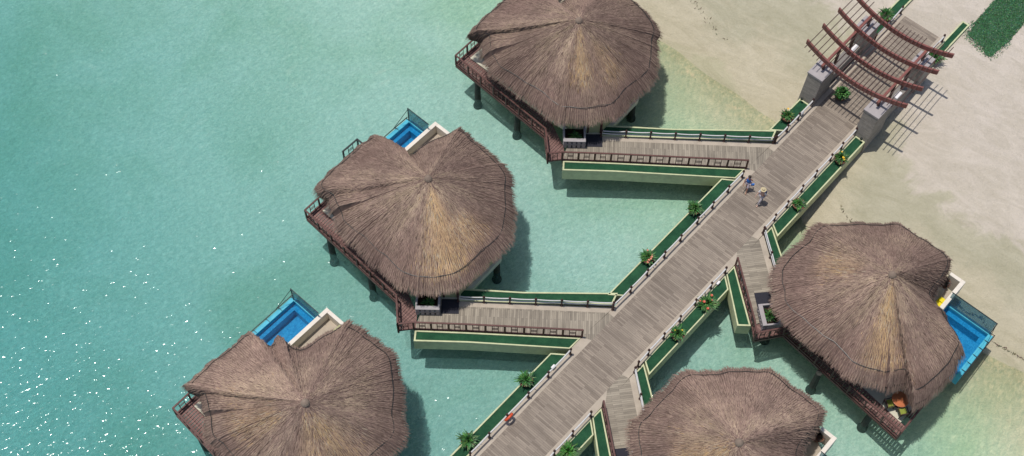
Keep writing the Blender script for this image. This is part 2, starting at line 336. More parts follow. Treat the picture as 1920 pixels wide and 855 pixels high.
# ------------------------------------------------------------------ troughs of turf
def trough(inner,outer,label,z0=-1.05,zt=.02,group='turf troughs along the boardwalk'):
    """inner/outer: matching (u,v) polylines; pale rim walls round a strip of turf"""
    c=lerp(inner[0],outer[-1],.5); t=thing('planter_trough',W(c[0],c[1],z0),label,'planter',group)
    def off(a,b,d):
        r=[]
        for p,q in zip(a,b):
            L=math.hypot(q[0]-p[0],q[1]-p[1]); k=min(.45,d/max(L,.01)); r.append(lerp(p,q,k))
        return r
    i2=off(inner,outer,.10); o2=off(outer,inner,.10)
    def shrink(a):
        def mv(p,q,d): L=math.hypot(q[0]-p[0],q[1]-p[1]); return lerp(p,q,min(.4,d/max(L,.01)))
        return mv(a[0],a[1],.11),mv(a[-1],a[-2],.11)
    s=MB(); s.strip(inner,i2,z0,zt+.05); s.strip(o2,outer,z0,zt+.05)
    e0i,e1i=shrink(i2); e0o,e1o=shrink(o2)
    s.prism([i2[0],o2[0],e0o,e0i],z0,zt+.047); s.prism([i2[-1],o2[-1],e1o,e1i],z0,zt+.047)
    s.build('rim_wall',M['lime'],t)
    ti=[e0i]+i2[1:-1]+[e1i]; to=[e0o]+o2[1:-1]+[e1o]
    MB().strip(ti,to,z0+.02,zt-.02).build('turf',M['turf'],t)
    return t
GL='turf troughs along the boardwalk'
trough([(24.0,.48),(20.95,.48)],[(24.0,1.32),(20.3,1.32)],'turf planter left of the boardwalk, right beside the pergola gate on the sea side')
trough([(15.45,.48),(3.4,.48)],[(14.85,1.32),(2.75,1.32)],'long turf planter left of the boardwalk, between the top and middle footbridges')
trough([(-2.2,.48),(-14.5,.48)],[(-2.85,1.32),(-14.5,1.32)],'turf planter left of the boardwalk beside the lowest left hut')
trough([(24.0,-3.41),(14.25,-3.41)],[(24.0,-4.22),(13.7,-4.22)],'turf planter right of the boardwalk, between the pergola gate and the upper right hut')
trough([(9.05,-3.41),(.72,-3.41)],[(8.35,-4.22),(.16,-4.22)],'turf planter right of the boardwalk, between the two right hand huts')
trough([(-4.5,-3.41),(-14.5,-3.41)],[(-5.2,-4.22),(-14.5,-4.22)],'turf planter right of the boardwalk, cut off by the bottom edge of the picture')
trough([(38.5,.48),(32.2,.48)],[(38.5,1.25),(32.2,1.25)],'turf planter on the sand behind the pergola gate, on its left side',z0=-.6)
trough([(37.9,-3.41),(32.0,-3.41)],[(37.9,-4.0),(32.0,-4.0)],'turf planter on the sand behind the pergola gate, on its right side',z0=-.6)

# ------------------------------------------------------------------ rope fences
def rope_fence(pts,label,two=False,rad=.04,sag=.10,z=.0,hp=.85,group='rope fences beside the walkways'):
    t=thing('rope_fence',W(pts[0][0],pts[0][1],z),label,'rope fence',group)
    for (u,v) in pts:
        s=MB(); p=W(u,v,z); s.lathe(p,[(.10,0),(.10,.06),(.065,.07),(.055,hp*.55),(.05,hp*.8),(.085,hp*.83),(.085,hp*.9),(.05,hp*.93),(.075,hp*.97),(.03,hp+.05)],10)
        s.build('post',M['dark'],t,smooth=False)
    for i in range(len(pts)-1):
        for hz in ((hp*.82,hp*.48) if two else (hp*.80,)):
            q=[]
            for k in range(9):
                a=k/8; x=lerp(pts[i],pts[i+1],a); q.append(W(x[0],x[1],z+hz-sag*4*a*(1-a)))
            MB().tube(q,rad,6).build('rope',M['rope'],t,smooth=True)
    return t
rope_fence([(24.05,.36),(22.4,.36),(21.05,.36),(19.75,.40)],'rope fence on the left edge of the boardwalk next to the pergola gate',rad=.055)
rope_fence([(15.9,.36),(14.28,.36),(12.57,.36),(10.92,.36),(9.1,.36),(7.4,.36),(5.6,.36),(3.9,.36),(2.15,.40)],'long rope fence on the left edge of the boardwalk between two footbridges',rad=.055)
rope_fence([(-2.06,.36),(-4.18,.36),(-6.04,.36),(-8.0,.36),(-9.6,.36),(-11.3,.36)],'rope fence left of the boardwalk that carries the orange life ring',rad=.055)
rope_fence([(24.05,-3.30),(22.4,-3.30),(21.1,-3.30),(19.3,-3.30),(17.7,-3.30),(16.0,-3.30),(14.6,-3.30),(13.3,-3.33)],'rope fence on the right edge of the boardwalk below the pergola gate',rad=.055)
rope_fence([(9.17,-3.30),(7.65,-3.30),(6.0,-3.30),(4.4,-3.30),(2.75,-3.30),(1.2,-3.30),(.15,-3.33)],'rope fence on the right edge of the boardwalk between the two right hand huts',rad=.055)
rope_fence([(-4.4,-3.30),(-6.1,-3.30),(-7.8,-3.30),(-9.5,-3.30)],'short rope fence right of the boardwalk at the bottom picture edge',rad=.055)
rope_fence([(35.4,.40),(33.6,.36),(31.9,.36)],'rope fence at the shore end of the boardwalk, left side behind the pergola',rad=.055)
rope_fence([(35.2,-3.33),(33.5,-3.30),(31.9,-3.30)],'rope fence at the shore end of the boardwalk, right side behind the pergola',rad=.055)

# ------------------------------------------------------------------ timber railing used as a part
def railing(parent,pl,z=0.0,bay=1.25,name='railing',m=None,hgt=1.02):
    """pl: (u,v) polyline. part = rails, sub-parts = posts and infill"""
    m=m or M['rail']; s=MB(); posts=[]; infs=[]
    for i in range(len(pl)-1):
        a,b=pl[i],pl[i+1]; L=math.hypot(b[0]-a[0],b[1]-a[1])
        s.bar(W(*a,z+hgt),W(*b,z+hgt),.11,.06); s.bar(W(*a,z+.10),W(*b,z+.10),.09,.07)
        n=max(1,round(L/bay))
        for k in range(n+1):
            if k==0 and i>0: continue
            posts.append(lerp(a,b,k/n))
        for k in range(n):
            p=lerp(a,b,(k+.34)/n); q=lerp(a,b,(k+.66)/n); e=lerp(a,b,(k+.5)/n)
            inf=MB(); infs.append(inf)
            for x in (p,q): inf.bar(W(*x,z+.13),W(*x,z+hgt-.03),.035)
            inf.bar(W(*p,z+.48),W(*q,z+.48),.03); inf.bar(W(*p,z+.62),W(*q,z+.62),.03)
    r=s.build(name,m,parent)
    for p in posts:
        o=MB().bar(W(*p,z-.05),W(*p,z+hgt+.04),.10).build('post',m,r)
    for inf in infs: inf.build('infill_panel',m,r)
    return r

# ------------------------------------------------------------------ bungalows
RT=dict(  # eave outlines in (u,v), ordered round each hut
 h1=[(21.33,14.35),(21.15,12.73),(20.42,11.3),(18.47,9.99),(17.12,8.86),(15.3,8.75),(12.28,8.67),(10.5,10.0),(9.2,11.41),(9.2,13.12),(9.34,17.86),(10.0,19.2),(11.1,20.0),(10.6,21.15),(13.0,21.35),(16.5,21.4),(16.75,21.1),(17.2,18.7),(17.7,18.4),(18.8,18.3),(20.0,17.9),(21.2,17.5),(21.4,16.0)],
 h2=[(4.9,16.25),(4.86,15.2),(4.75,13.35),(4.71,11.91),(4.35,11.0),(3.43,10.0),(1.8,8.45),(.81,7.6),(.06,7.45),(-.93,7.38),(-4.37,7.52),(-5.52,8.35),(-6.52,9.39),(-6.8,10.05),(-6.99,11.38),(-6.85,14.28),(-6.5,16.88),(-6.05,17.55),(-5.3,18.45),(-5.55,19.35),(-5.45,19.84),(-2.61,20.03),(.16,19.97),(.35,19.7),(.72,17.38),(1.25,17.15),(2.44,17.06),(3.62,16.63)],
 h3=[(-21.96,10.2),(-21.65,12.2),(-20.8,13.15),(-20.0,14.15),(-20.3,14.98),(-20.3,15.46),(-17.65,15.33),(-15.21,15.21),(-15.02,13.4),(-14.2,13.7),(-13.97,12.8),(-13.4,12.12),(-12.46,11.96),(-10.34,11.39),(-10.05,9.34),(-10.07,7.5),(-10.9,6.2),(-11.78,5.2),(-13.51,3.25),(-14.18,3.03),(-15.2,3.0),(-17.5,3.05),(-19.5,3.15),(-20.6,4.0),(-21.6,5.0),(-21.95,5.7),(-22.1,7.0)],
 h4=[(9.84,-5.86),(10.45,-5.68),(12.81,-5.82),(14.33,-5.75),(14.96,-5.95),(17.04,-8.09),(18.64,-9.96),(18.7,-12.6),(18.68,-14.02),(17.81,-14.33),(15.41,-14.69),(14.95,-15.35),(14.85,-16.0),(14.2,-16.2),(13.21,-18.2),(11.99,-18.41),(9.3,-18.35),(8.05,-17.9),(8.95,-16.75),(7.98,-16.1),(7.57,-15.49),(7.3,-15.07),(6.93,-14.08),(7.25,-10.6),(7.5,-8.71),(7.85,-7.6),(9.04,-6.43)],
 h5=[(-5.73,-7.09),(-4.94,-6.39),(-4.39,-5.85),(-3.86,-5.68),(-1.88,-5.75),(.28,-5.72),(1.15,-6.18),(2.44,-7.59),(3.67,-8.7),(4.67,-9.98),(4.72,-11.88),(4.68,-14.1),(3.8,-14.35),(2.47,-14.4),(1.22,-14.71),(.85,-15.4),(.75,-16.05),(.1,-16.2),(-.9,-18.2),(-2.1,-18.4),(-4.8,-18.35),(-6,-17.9),(-5.15,-16.75),(-6.1,-16.1),(-6.7,-15.3),(-7.2,-14.08),(-6.9,-10.6),(-6.6,-8.71),(-6.3,-7.7)])
PAL=np.array([(.215,.142,.118),(.292,.202,.165),(.375,.270,.210),(.475,.360,.250),(.58,.39,.19),(.52,.44,.33),(.10,.068,.055)])
def roof(par,key,out,apex,za,gold,seed,ze=2.62):
    g=np.random.default_rng(seed)
    out=np.array(out,float); A=np.array(apex,float)
    # dense outline, slightly ragged
    n=len(out); d=[]
    for i in range(n):
        a,b=out[i],out[(i+1)%n]; L=np.linalg.norm(b-a); k=max(1,int(L/.16))
        for j in range(k): d.append(a+(b-a)*j/k)
    d=np.array(d)
    # round the corners a little
    v0=dict(h1=8.7,h2=7.4,h3=3.0,h4=-5.8,h5=-5.8)[key]; annex=np.abs(d[:,1]-v0)>10.25
    lift=annex.astype(float)*.42
    per=len(d); ph=np.arange(per)
    rag=.05*np.sin(ph*.37+seed)+.04*np.sin(ph*.83+2*seed)+g.normal(0,.03,per)
    dirs=(d-A); R=np.linalg.norm(dirs,axis=1,keepdims=True); dirs/=R
    wy=dirs[:,0]*U[1]+dirs[:,1]*V[1]; rag=rag-.22-.24*np.clip(-wy,0,1)+.18*annex; d=d+dirs*rag[:,None]; R=R+rag[:,None]
    def surf(i,t):
        """height profile: t=0 at the eave, 1 at the apex"""
        return ze+(za-ze)*(t**.93)-.16*np.exp(-(t/.045)**2)+lift[i]*np.exp(-((t-.10)/.17)**2)
    def base_col(uv,t,r0):
        th=np.arctan2(uv[:,1]-A[1],uv[:,0]-A[0])
        lf=.5+.5*np.sin(uv[:,0]*.8+1.3*np.sin(uv[:,1]*.9+seed))*np.sin(uv[:,1]*.7+seed)
        lf2=.5+.5*np.sin(th*9+seed*1.7+np.sin(uv[:,0]*1.1)*1.5)
        x=.35+1.25*lf+.7*lf2*(.4+t)+.5*np.clip(t*1.2-.3,0,1)+g.normal(0,.62,len(uv))
        col=np.zeros((len(uv),3)); x=np.clip(x,0,3.0); i0=np.floor(x).astype(int); fr=(x-i0)[:,None]
        col=PAL[np.clip(i0,0,3)]*(1-fr)+PAL[np.clip(i0+1,0,3)]*fr
        dist=np.linalg.norm(uv-A,axis=1)+.06*np.sin(th*23+seed); course=((dist/.62)%1.0)<.16; col[course]*=.86
        for (ga,gw,t0,t1,gs) in gold:
            dd=np.abs((th-ga+math.pi)%(2*math.pi)-math.pi); wgt=np.exp(-(dd/gw)**2)*np.clip((t-t0)/.12,0,1)*np.clip((t1-t)/.12,0,1)*gs
            col=col*(1-.8*wgt[:,None])+np.array((.68,.45,.23))*.8*wgt[:,None]*g.uniform(.75,1.15,(len(uv),1))
            wgt=.6*wgt*(.55+.6*np.sin(uv[:,0]*2.1+seed)*np.sin(uv[:,1]*1.7)); pick=g.random(len(uv))<wgt*1.25; pc=PAL[np.where(g.random(len(uv))<.6,4,5)]
            col[pick]=pc[pick]*g.uniform(.8,1.1,(pick.sum(),1))
        dk=g.random(len(uv))<.06; col[dk]=PAL[6]
        fac_=np.random.default_rng(seed*11).uniform(.86,1.10,8); col=col*fac_[((th+.4)/(2*math.pi)*8).astype(int)%8][:,None]
        # ridge cap strands stay paler
        return np.clip(col*g.uniform(.85,1.15,(len(uv),1)),0,1)
    # under-surface
    ts=[0,.02,.05,.1,.2,.35,.5,.65,.8,.92,.985]
    Vv=[];Cc=[]
    for t in ts:
        q=d+(A-d)*t; z=surf(np.arange(per),np.full(per,t)); Vv.append(np.column_stack([q,z])); Cc.append(np.tile(PAL[0]*.9,(per,1)))
    rings=len(ts); Vv.append(np.array([[A[0],A[1],za+.02]])); Cc.append(PAL[0][None])
    e=d-dirs*.10; Vv.append(np.column_stack([e,np.full(per,ze-.32)])); Cc.append(np.tile(PAL[6],(per,1)))
    s=d-dirs*1.2; Vv.append(np.column_stack([s,np.full(per,ze+.02)])); Cc.append(np.tile(PAL[6],(per,1)))
    Vv=np.concatenate(Vv); Cc=np.concatenate(Cc); fs=[]
    j=np.arange(per); j2=(j+1)%per
    for k in range(rings-1): fs+=np.stack([k*per+j,k*per+j2,(k+1)*per+j2,(k+1)*per+j],1).tolist()
    ap=rings*per; fs+=[( (rings-1)*per+int(a),(rings-1)*per+int(b),ap) for a,b in zip(j,j2)]
    e0=ap+1; s0=e0+per
    fs+=np.stack([j2,j,e0+j,e0+j2],1).tolist(); fs+=np.stack([e0+j2,e0+j,s0+j,s0+j2],1).tolist()
    # strands: covering blades
    def blades(idx,t,length,width,lift0,lift1,col,jit,hang=None):
        p=d[idx]+(A-d[idx])*t[:,None]; dr=dirs[idx]
        sgn=g.normal(0,jit,len(idx)); lat=np.column_stack([-dr[:,1],dr[:,0]]); dd=dr+lat*sgn[:,None]; dd/=np.linalg.norm(dd,axis=1,keepdims=True)
        Rr=R[idx,0]; t2=t-length/Rr
        q=p+dd*length[:,None]
        z0=surf(idx,t)+lift0; z1=np.where(t2>0,surf(idx,np.clip(t2,0,1)),ze-.16+(t2*Rr)*1.1)+lift1
        if hang is not None: z1=z1-hang
        lw=np.column_stack([-dd[:,1],dd[:,0]])*(width/2)[:,None]
        a=np.column_stack([p+lw,z0]); b=np.column_stack([p-lw,z0]); c_=np.column_stack([q-lw*.35,z1]); e_=np.column_stack([q+lw*.35,z1])
        vv=np.stack([a,b,c_,e_],1).reshape(-1,3); cc=np.repeat(col,4,0); return vv,cc
    allv=[Vv];allc=[Cc];nf=len(Vv)
    NB=56000; wts=R[:,0]*np.linalg.norm(np.roll(d,-1,0)-d,axis=1); cdf=np.cumsum(wts)/wts.sum()
    idx=np.searchsorted(cdf,g.random(NB)); idx=np.clip(idx,0,per-1); t=1-np.sqrt(g.random(NB)); t=np.clip(t,.0,.985)
    uv_=d[idx]+(A-d[idx])*t[:,None]
    ln=g.uniform(.18,.40,NB)*np.clip((1-t)*3+.3,.25,1)
    v1,c1=blades(idx,t,ln,g.uniform(.014,.034,NB),g.uniform(.01,.025,NB),g.uniform(.02,.06,NB),base_col(uv_,t,0),.20)
    # fringe
    NF=9000; idx=g.integers(0,per,NF); t=g.uniform(0,.07,NF); uv_=d[idx]+(A-d[idx])*t[:,None]; colf=base_col(uv_,t,0)*1.08
    v2,c2=blades(idx,t,g.uniform(.16,.34,NF),g.uniform(.016,.034,NF),np.full(NF,.03),g.uniform(-.05,.05,NF),colf,.24,hang=g.uniform(0,.18,NF))
    for vv,cc in ((v1,c1),(v2,c2)):
        k=len(vv)//4; q=np.arange(k)*4+nf; fs+=np.stack([q,q+1,q+2,q+3],1).tolist(); nf+=len(vv); allv.append(vv); allc.append(cc)
    Vv=np.concatenate(allv); Cc=np.concatenate(allc)
    P=O[None]+U[None]*Vv[:,:1]+V[None]*Vv[:,1:2]; P[:,2]=Vv[:,2]; off=np.array(parent_origin(par)); P=P-off
    me=bpy.data.meshes.new('thatched_roof'); me.from_pydata(P.tolist(),[],fs); me.materials.append(M['thatch'])
    at=me.color_attributes.new('Col','FLOAT_COLOR','POINT'); at.data.foreach_set('color',np.column_stack([Cc,np.ones(len(Cc))]).astype(np.float32).ravel())
    me.update(); o=bpy.data.objects.new('thatched_roof',me); C.collection.objects.link(o); o.parent=par
    # tie line running round the eave
    tv=.085+.006*np.sin(ph*.21+seed); q=d+(A-d)*(0.52/R); z=surf(np.arange(per),0.52/R[:,0])+.085
    for _ in range(5): q=(np.roll(q,1,0)+2*q+np.roll(q,-1,0))/4
    q=q+np.column_stack([np.sin(ph*.13+seed),np.cos(ph*.11)])*.04
    pts=[W(q[i%per][0],q[i%per][1],z[i%per]) for i in range(0,per+1,2)]
    MB().tube(pts,.021,5,cap=False).build('tie_line',M['black'],o)
    # apex knot
    MB().lathe(W(A[0],A[1],za-.12),[(.26,0),(.20,.12),(.12,.2),(.05,.25)],9,(.25,.19,.15)).build('apex_knot',M['thatch'],o)
    return o
def tpoly(T,pts): return [T(*p) for p in pts]
def hut(key,T,label,apex,za,gold,seed,pv=18.6,pu=3.85,path=True,furn=True):
    """T maps the template frame (that of the middle left hut) to the site frame"""
    c=T(-1,12.3); h=thing('overwater_bungalow',W(c[0],c[1],-2.2),label,'bungalow','thatched bungalows standing in the shallow water')
    roof(h,key,RT[key],apex,za,gold,seed)
    Wt=lambda u,v,z=0: W(*T(u,v),z)
    # body
    wall=[(4.0,15.9),(4.0,11.9),(.15,8.4),(-3.9,8.4),(-5.1,9.7),(-5.1,14.3),(-4.6,16.3)]
    MB().prism(tpoly(T,wall),-.55,2.4).build('wall',M['olive'],h)
    fl=[(4.2,16.1),(4.2,11.75),(.15,8.25),(-4.2,8.1),((-4.6,9.2) if key in('h4','h5') else (-5.2,9.2)),((-5.86,19.55) if key in('h4','h5') else (-5.25,19.55)),(-1.8,19.55),(-1.8,16.4)]
    MB().prism(tpoly(T,fl),-.5,-.02).build('terrace_floor',M['cream'],h)
    MB().prism(tpoly(T,[(-1.79,pv-.2),(pu+.75,pv-.2),(4.45,16.101),(-1.79,16.401)]),-.5,-.02).build('courtyard_floor',M['stone'],h)
    # red walkway as spaced boards on two bearers
    right=key in('h4','h5')
    s=MB(); A_,B_,a2,b2=((-6.85,19.95),(-5.85,10.65),(-5.9,19.95),(-4.85,11.1)) if right else ((-6.35,19.9),(-6.78,11.0),(-5.28,19.9),(-5.62,11.35))
    n=int(8.9/.2)
    for k in range(n):
        t0=k/n; t1=(k+.80)/n; s.prism(tpoly(T,[lerp(A_,B_,t0),lerp(A_,B_,t1),lerp(a2,b2,t1),lerp(a2,b2,t0)]),-.06,.0)
    E_,e2,in_=((-7.45,9.5),(-6.8,8.85),(-5.6,9.35)) if right else ((-8.2,9.5),(-7.35,8.8),(-6.55,9.45)); n=9
    for k in range(n):
        t0=k/n; t1=(k+.84)/n; s.prism(tpoly(T,[lerp(B_,E_,t0),lerp(B_,E_,t1),lerp(b2,in_,t1),lerp(b2,in_,t0)]),-.06,.0)
    s.prism(tpoly(T,[E_,e2,in_]),-.06,.0)
    s.build('walkway_boards',M['redL'],h)
    s=MB()
    for p,q in ((A_,B_),(a2,b2),(B_,E_),(lerp(A_,a2,.5),lerp(B_,b2,.5))): s.bar(Wt(*p,-.19),Wt(*q,-.19),.12,.2)
    s.bar(Wt(*A_,-.19),Wt(-2,19.9,-.19),.12,.24)
    s.build('bearer',M['rail'],h)
    # stepped landing off the sea side of the terrace
    s=MB()
    for k in range(5): s.prism(tpoly(T,[(-1.35+k*.3,20.0),(-1.35+k*.3+.24,20.0),(-1.35+k*.3+.24,21.35),(-1.35+k*.3,21.35)]),-.06,-.0)
    if key=='h2': s.build('landing',M['redL'],h)
    # outer gallery beyond the terrace
    s=MB()
    for k in range(3): s.prism(tpoly(T,[(-5.25,19.56+k*.15),(-1.4,19.56+k*.15),(-1.4,19.68+k*.15),(-5.25,19.68+k*.15)]),-.06,.0)
    s.build('edge_boards',M['redL'],h)
    railing(h,tpoly(T,[(-1.45,20.02),A_,B_,E_]),m=M['rail'])
    if key=='h2': railing(h,tpoly(T,[(-1.4,21.4),(-.05,21.4),(-.05,20.3)]),m=M['black'],bay=.9)
    # piles
    for p in ((-6.3,17.85),(-6.4,13.9),(.15,8.65),(3.6,12.3),(3.4,16.6),(-5.6,9.6),(-1,14),(-4,19.2)):
        q=T(*p); zb=float(bedz(q[0],q[1]))-.3
        MB().lathe(W(*q,zb),[(.34,0),(.34,.45),(.24,.75),(.20,-zb-.5),(.20,-zb-.2)],12).build('pile',M['pile'],h,smooth=False)
    # pool: shell, rim, mosaic basin with bench, water
    u0,u1=(-1.75 if key in('h1','h2','h3') else -.55),pu; vi,vo=pv,20.35
    s=MB(); s.prism(tpoly(T,[(u0,vi-.15),(u1+.25,vi-.15),(u1+.25,vo+.32),(u0,vo+.32)]),-1.5,-1.25)
    s.prism(tpoly(T,[(u0,vo+.12),(u1+.25,vo+.12),(u1+.25,vo+.32),(u0,vo+.32)]),-1.25,-.28)
    s.prism(tpoly(T,[(u1+.1,vi-.1),(u1+.25,vi-.1),(u1+.25,vo+.12),(u1+.1,vo+.12)]),-1.25,-.05)
    pool=s.build('pool',M['rim'],h)
    s=MB(); s.prism(tpoly(T,[(u0,vo),(u1,vo),(u1,vo+.119),(u0,vo+.119)]),-1.249,.0); s.prism(tpoly(T,[(u0,vo+.119),(u1+.1,vo+.119),(u1+.1,vo+.30),(u0,vo+.30)]),-.27,-.05)
    s.prism(tpoly(T,[(u1,vi-.1),(u1+.12,vi-.1),(u1+.12,vo+.119),(u1,vo+.119)]),-1.249,.003)
    s.build('rim',M['rim'],pool)
    s=MB(); s.prism(tpoly(T,[(u0,vi-.05),(u1-.001,vi-.05),(u1-.001,vo-.001),(u0,vo-.001)]),-1.24,-1.15)
    s.prism(tpoly(T,[(u0,vo-.32),(u1-.001,vo-.32),(u1-.001,vo-.002),(u0,vo-.002)]),-1.15,-.42)
    s.prism(tpoly(T,[(u1-.32,vi-.05),(u1-.002,vi-.05),(u1-.002,vo-.32),(u1-.32,vo-.32)]),-1.15,-.423)
    s.build('basin',M['mosaic'],pool)
    MB().prism(tpoly(T,[(u0,vi-.04),(u1-.003,vi-.04),(u1-.003,vo-.003),(u0,vo-.003)]),-.135,-.13).build('pool_water',M['poolwater'],pool)
    # low rail on the sea side of the pool
    s=MB(); s.bar(Wt(u0,vo+.36,.03),Wt(u1+.2,vo+.36,.03),.05); 
    for k in range(6):
        x=u0+.3+k*(u1-u0)/5.2; s.bar(Wt(x,vo+.34,-.25),Wt(x,vo+.34,.05),.035); s.bar(Wt(x,vo+.34,.03),Wt(x,vo+.02,.02),.03)
    s.bar(Wt(u1+.02,vo+.06,1.35),Wt(u1-1.2,vo+.36,.05),.03)
    s.build('pool_rail',M['black'],h)
    # glass screen on the shore end of the pool
    s=MB(); s.bar(Wt(u1+.06,vo+.06,0),Wt(u1+.06,vo+.06,1.5),.06); s.bar(Wt(u1+.06,vo+.06,1.5),Wt(u1+.06,vi-.2,1.5),.045)
    gs=s.build('glass_screen',M['black'],h)
    MB().prism(tpoly(T,[(u1+.05,vi-.15),(u1+.07,vi-.15),(u1+.07,vo+.02),(u1+.05,vo+.02)]),.01,1.47).build('pane',M['glass'],gs)
    # white privacy wall round the courtyard
    K=4.72
    MB().prism(tpoly(T,[(-1.8,pv-.28),(K,pv-.28),(K,pv),(-1.8,pv)]),-.6,.85).build('privacy_wall',M['white'],h,bevel=.02)
    MB().prism(tpoly(T,[(K-.25,16.2),(K,16.2),(K,pv-.281),(K-.25,pv-.281)]),-.6,.847).build('privacy_wall',M['white'],h,bevel=.02)
    # entrance: slotted bench wall, planting bed behind it, mat, doorway
    dx=np.array([.66,-.75]); dy=np.array([.75,.66]); B0=np.array([-6.62,9.5])
    L=lambda a,b: tuple(B0+dx*a+dy*b)
    s=MB(); 
    for k in range(5): s.prism(tpoly(T,[L(.02+k*.32,0),L(.24+k*.32,0),L(.24+k*.32,.22),L(.02+k*.32,.22)]),0,.72)
    s.prism(tpoly(T,[L(0,-.03),L(1.55,-.03),L(1.55,.25),L(0,.25)]),.722,.80); s.prism(tpoly(T,[L(0,.0),L(1.55,.0),L(1.55,.22),L(0,.22)]),.30,.40)
    s.prism(tpoly(T,[L(0,.25),L(.12,.25),L(.12,1.3),L(0,1.3)]),0,.79); s.prism(tpoly(T,[L(1.43,.25),L(1.55,.25),L(1.55,1.3),L(1.43,1.3)]),0,.79)
    s.build('entrance_bench_wall',M['lilac'],h,bevel=.012)
    MB().prism(tpoly(T,[L(.13,.26),L(1.42,.26),L(1.42,1.3),L(.13,1.3)]),.0,.42).build('planting_bed',M['soil'],h)
    MB().prism(tpoly(T,[L(1.62,.1),L(2.75,.1),L(2.75,1.15),L(1.62,1.15)]),.0045,.022).build('doormat',M['matt'],h)
    s=MB(); p=L(1.75,1.32);q=L(2.65,1.32)
    s.bar(Wt(*p,0),Wt(*p,2.2),.12); s.bar(Wt(*q,0),Wt(*q,2.2),.12); s.bar(Wt(*p,2.2),Wt(*q,2.2),.12); s.prism(tpoly(T,[p,q,L(2.65,1.42),L(1.75,1.42)]),.0,2.15)
    s.build('door',M['rail'],h)
    s=MB()
    for a in (0,1.5):
        s.bar(Wt(*L(a+.05,1.0),.8),Wt(*L(a+.05,1.0),2.5),.09)
    s.build('porch_post',M['lilac'],h)
    return h,L
T1=lambda u,v:(u+16.1,v+1.5)
T2=lambda u,v:(u,v)
T3=lambda u,v:(u-15.05,v-4.35)
T4=lambda u,v:(u+14.0,-(v-1.9))
T5=lambda u,v:(u-.0,-(v-1.9))
def T5(u,v): return (u-.45,-(v-1.9))
def ga(dx,dy): # direction in the picture plane (right, up) to an angle in the site frame
    return math.atan2(dx*V[0]+dy*V[1],dx*U[0]+dy*U[1])
huts={}
huts[1]=hut('h1',T1,'thatched hut nearest the beach on the left, its peak at the picture top',(14.03,13.95),7.3,[(ga(.1,-1),.25,.3,1.0,.5),(ga(.75,-.65),.25,.2,.8,.35)],1)
huts[2]=hut('h2',T2,'middle thatched hut of the left row, with golden strands below its peak',(-1.73,12.66),7.3,[(ga(.35,-1),.33,.05,.97,.75),(ga(.8,-.6),.25,.15,.6,.45)],2)
huts[3]=hut('h3',T3,'thatched hut farthest out to sea on the left, cut off by the bottom edge',(-17.04,7.42),7.3,[(ga(.8,-.8),.35,.1,.9,.45),(ga(-1,-.1),.3,.2,.8,.3),(ga(.1,-1),.3,.3,.95,.3)],3,pv=18.05)
huts[4]=hut('h4',T4,'thatched hut right of the boardwalk with its blue pool facing the beach',(11.95,-12.28),7.3,[(ga(-.08,-1),.22,.1,.97,.8),(ga(-.9,.6),.3,.3,.8,.3)],4,pv=17.3,pu=3.0)
huts[5]=hut('h5',T5,'thatched hut right of the boardwalk at the bottom edge of the picture',(-2.59,-11.92),7.3,[(ga(-1,-.25),.5,.35,.97,.5)],5,pv=17.3,pu=3.0)

# ------------------------------------------------------------------ footbridges
def footbridge(rail,rope,label,mat_,troughS,troughN,lab,zt=.0):
    """rail: polyline of railing side; rope: polyline of rope side (hut to boardwalk)"""
    c=lerp(rail[0],rope[-1],.5); t=thing('footbridge',W(c[0],c[1],-.3),label,'footbridge','footbridges to the huts')
    n=len(rail); b2=[lerp(q,p,.16) for p,q in zip(rail,rope)]
    r2=[lerp(p,q,.004) for p,q in zip(rail,rope)]
    s=MB().strip(r2,b2,-.25,-.004); s.build('plank_deck',mat_,t)
    b3=[lerp(q,p,.158) for p,q in zip(rail,rope)]
    MB().strip(b3,rope,-.26,.0).build('stone_border',M['stone'],t)
    MB().strip([lerp(p,q,.05) for p,q in zip(rail,rope)],[lerp(p,q,.95) for p,q in zip(rail,rope)],-.55,-.262).build('substructure',M['pile'],t)
    railing(t,rail,m=M['rail'])
    return t
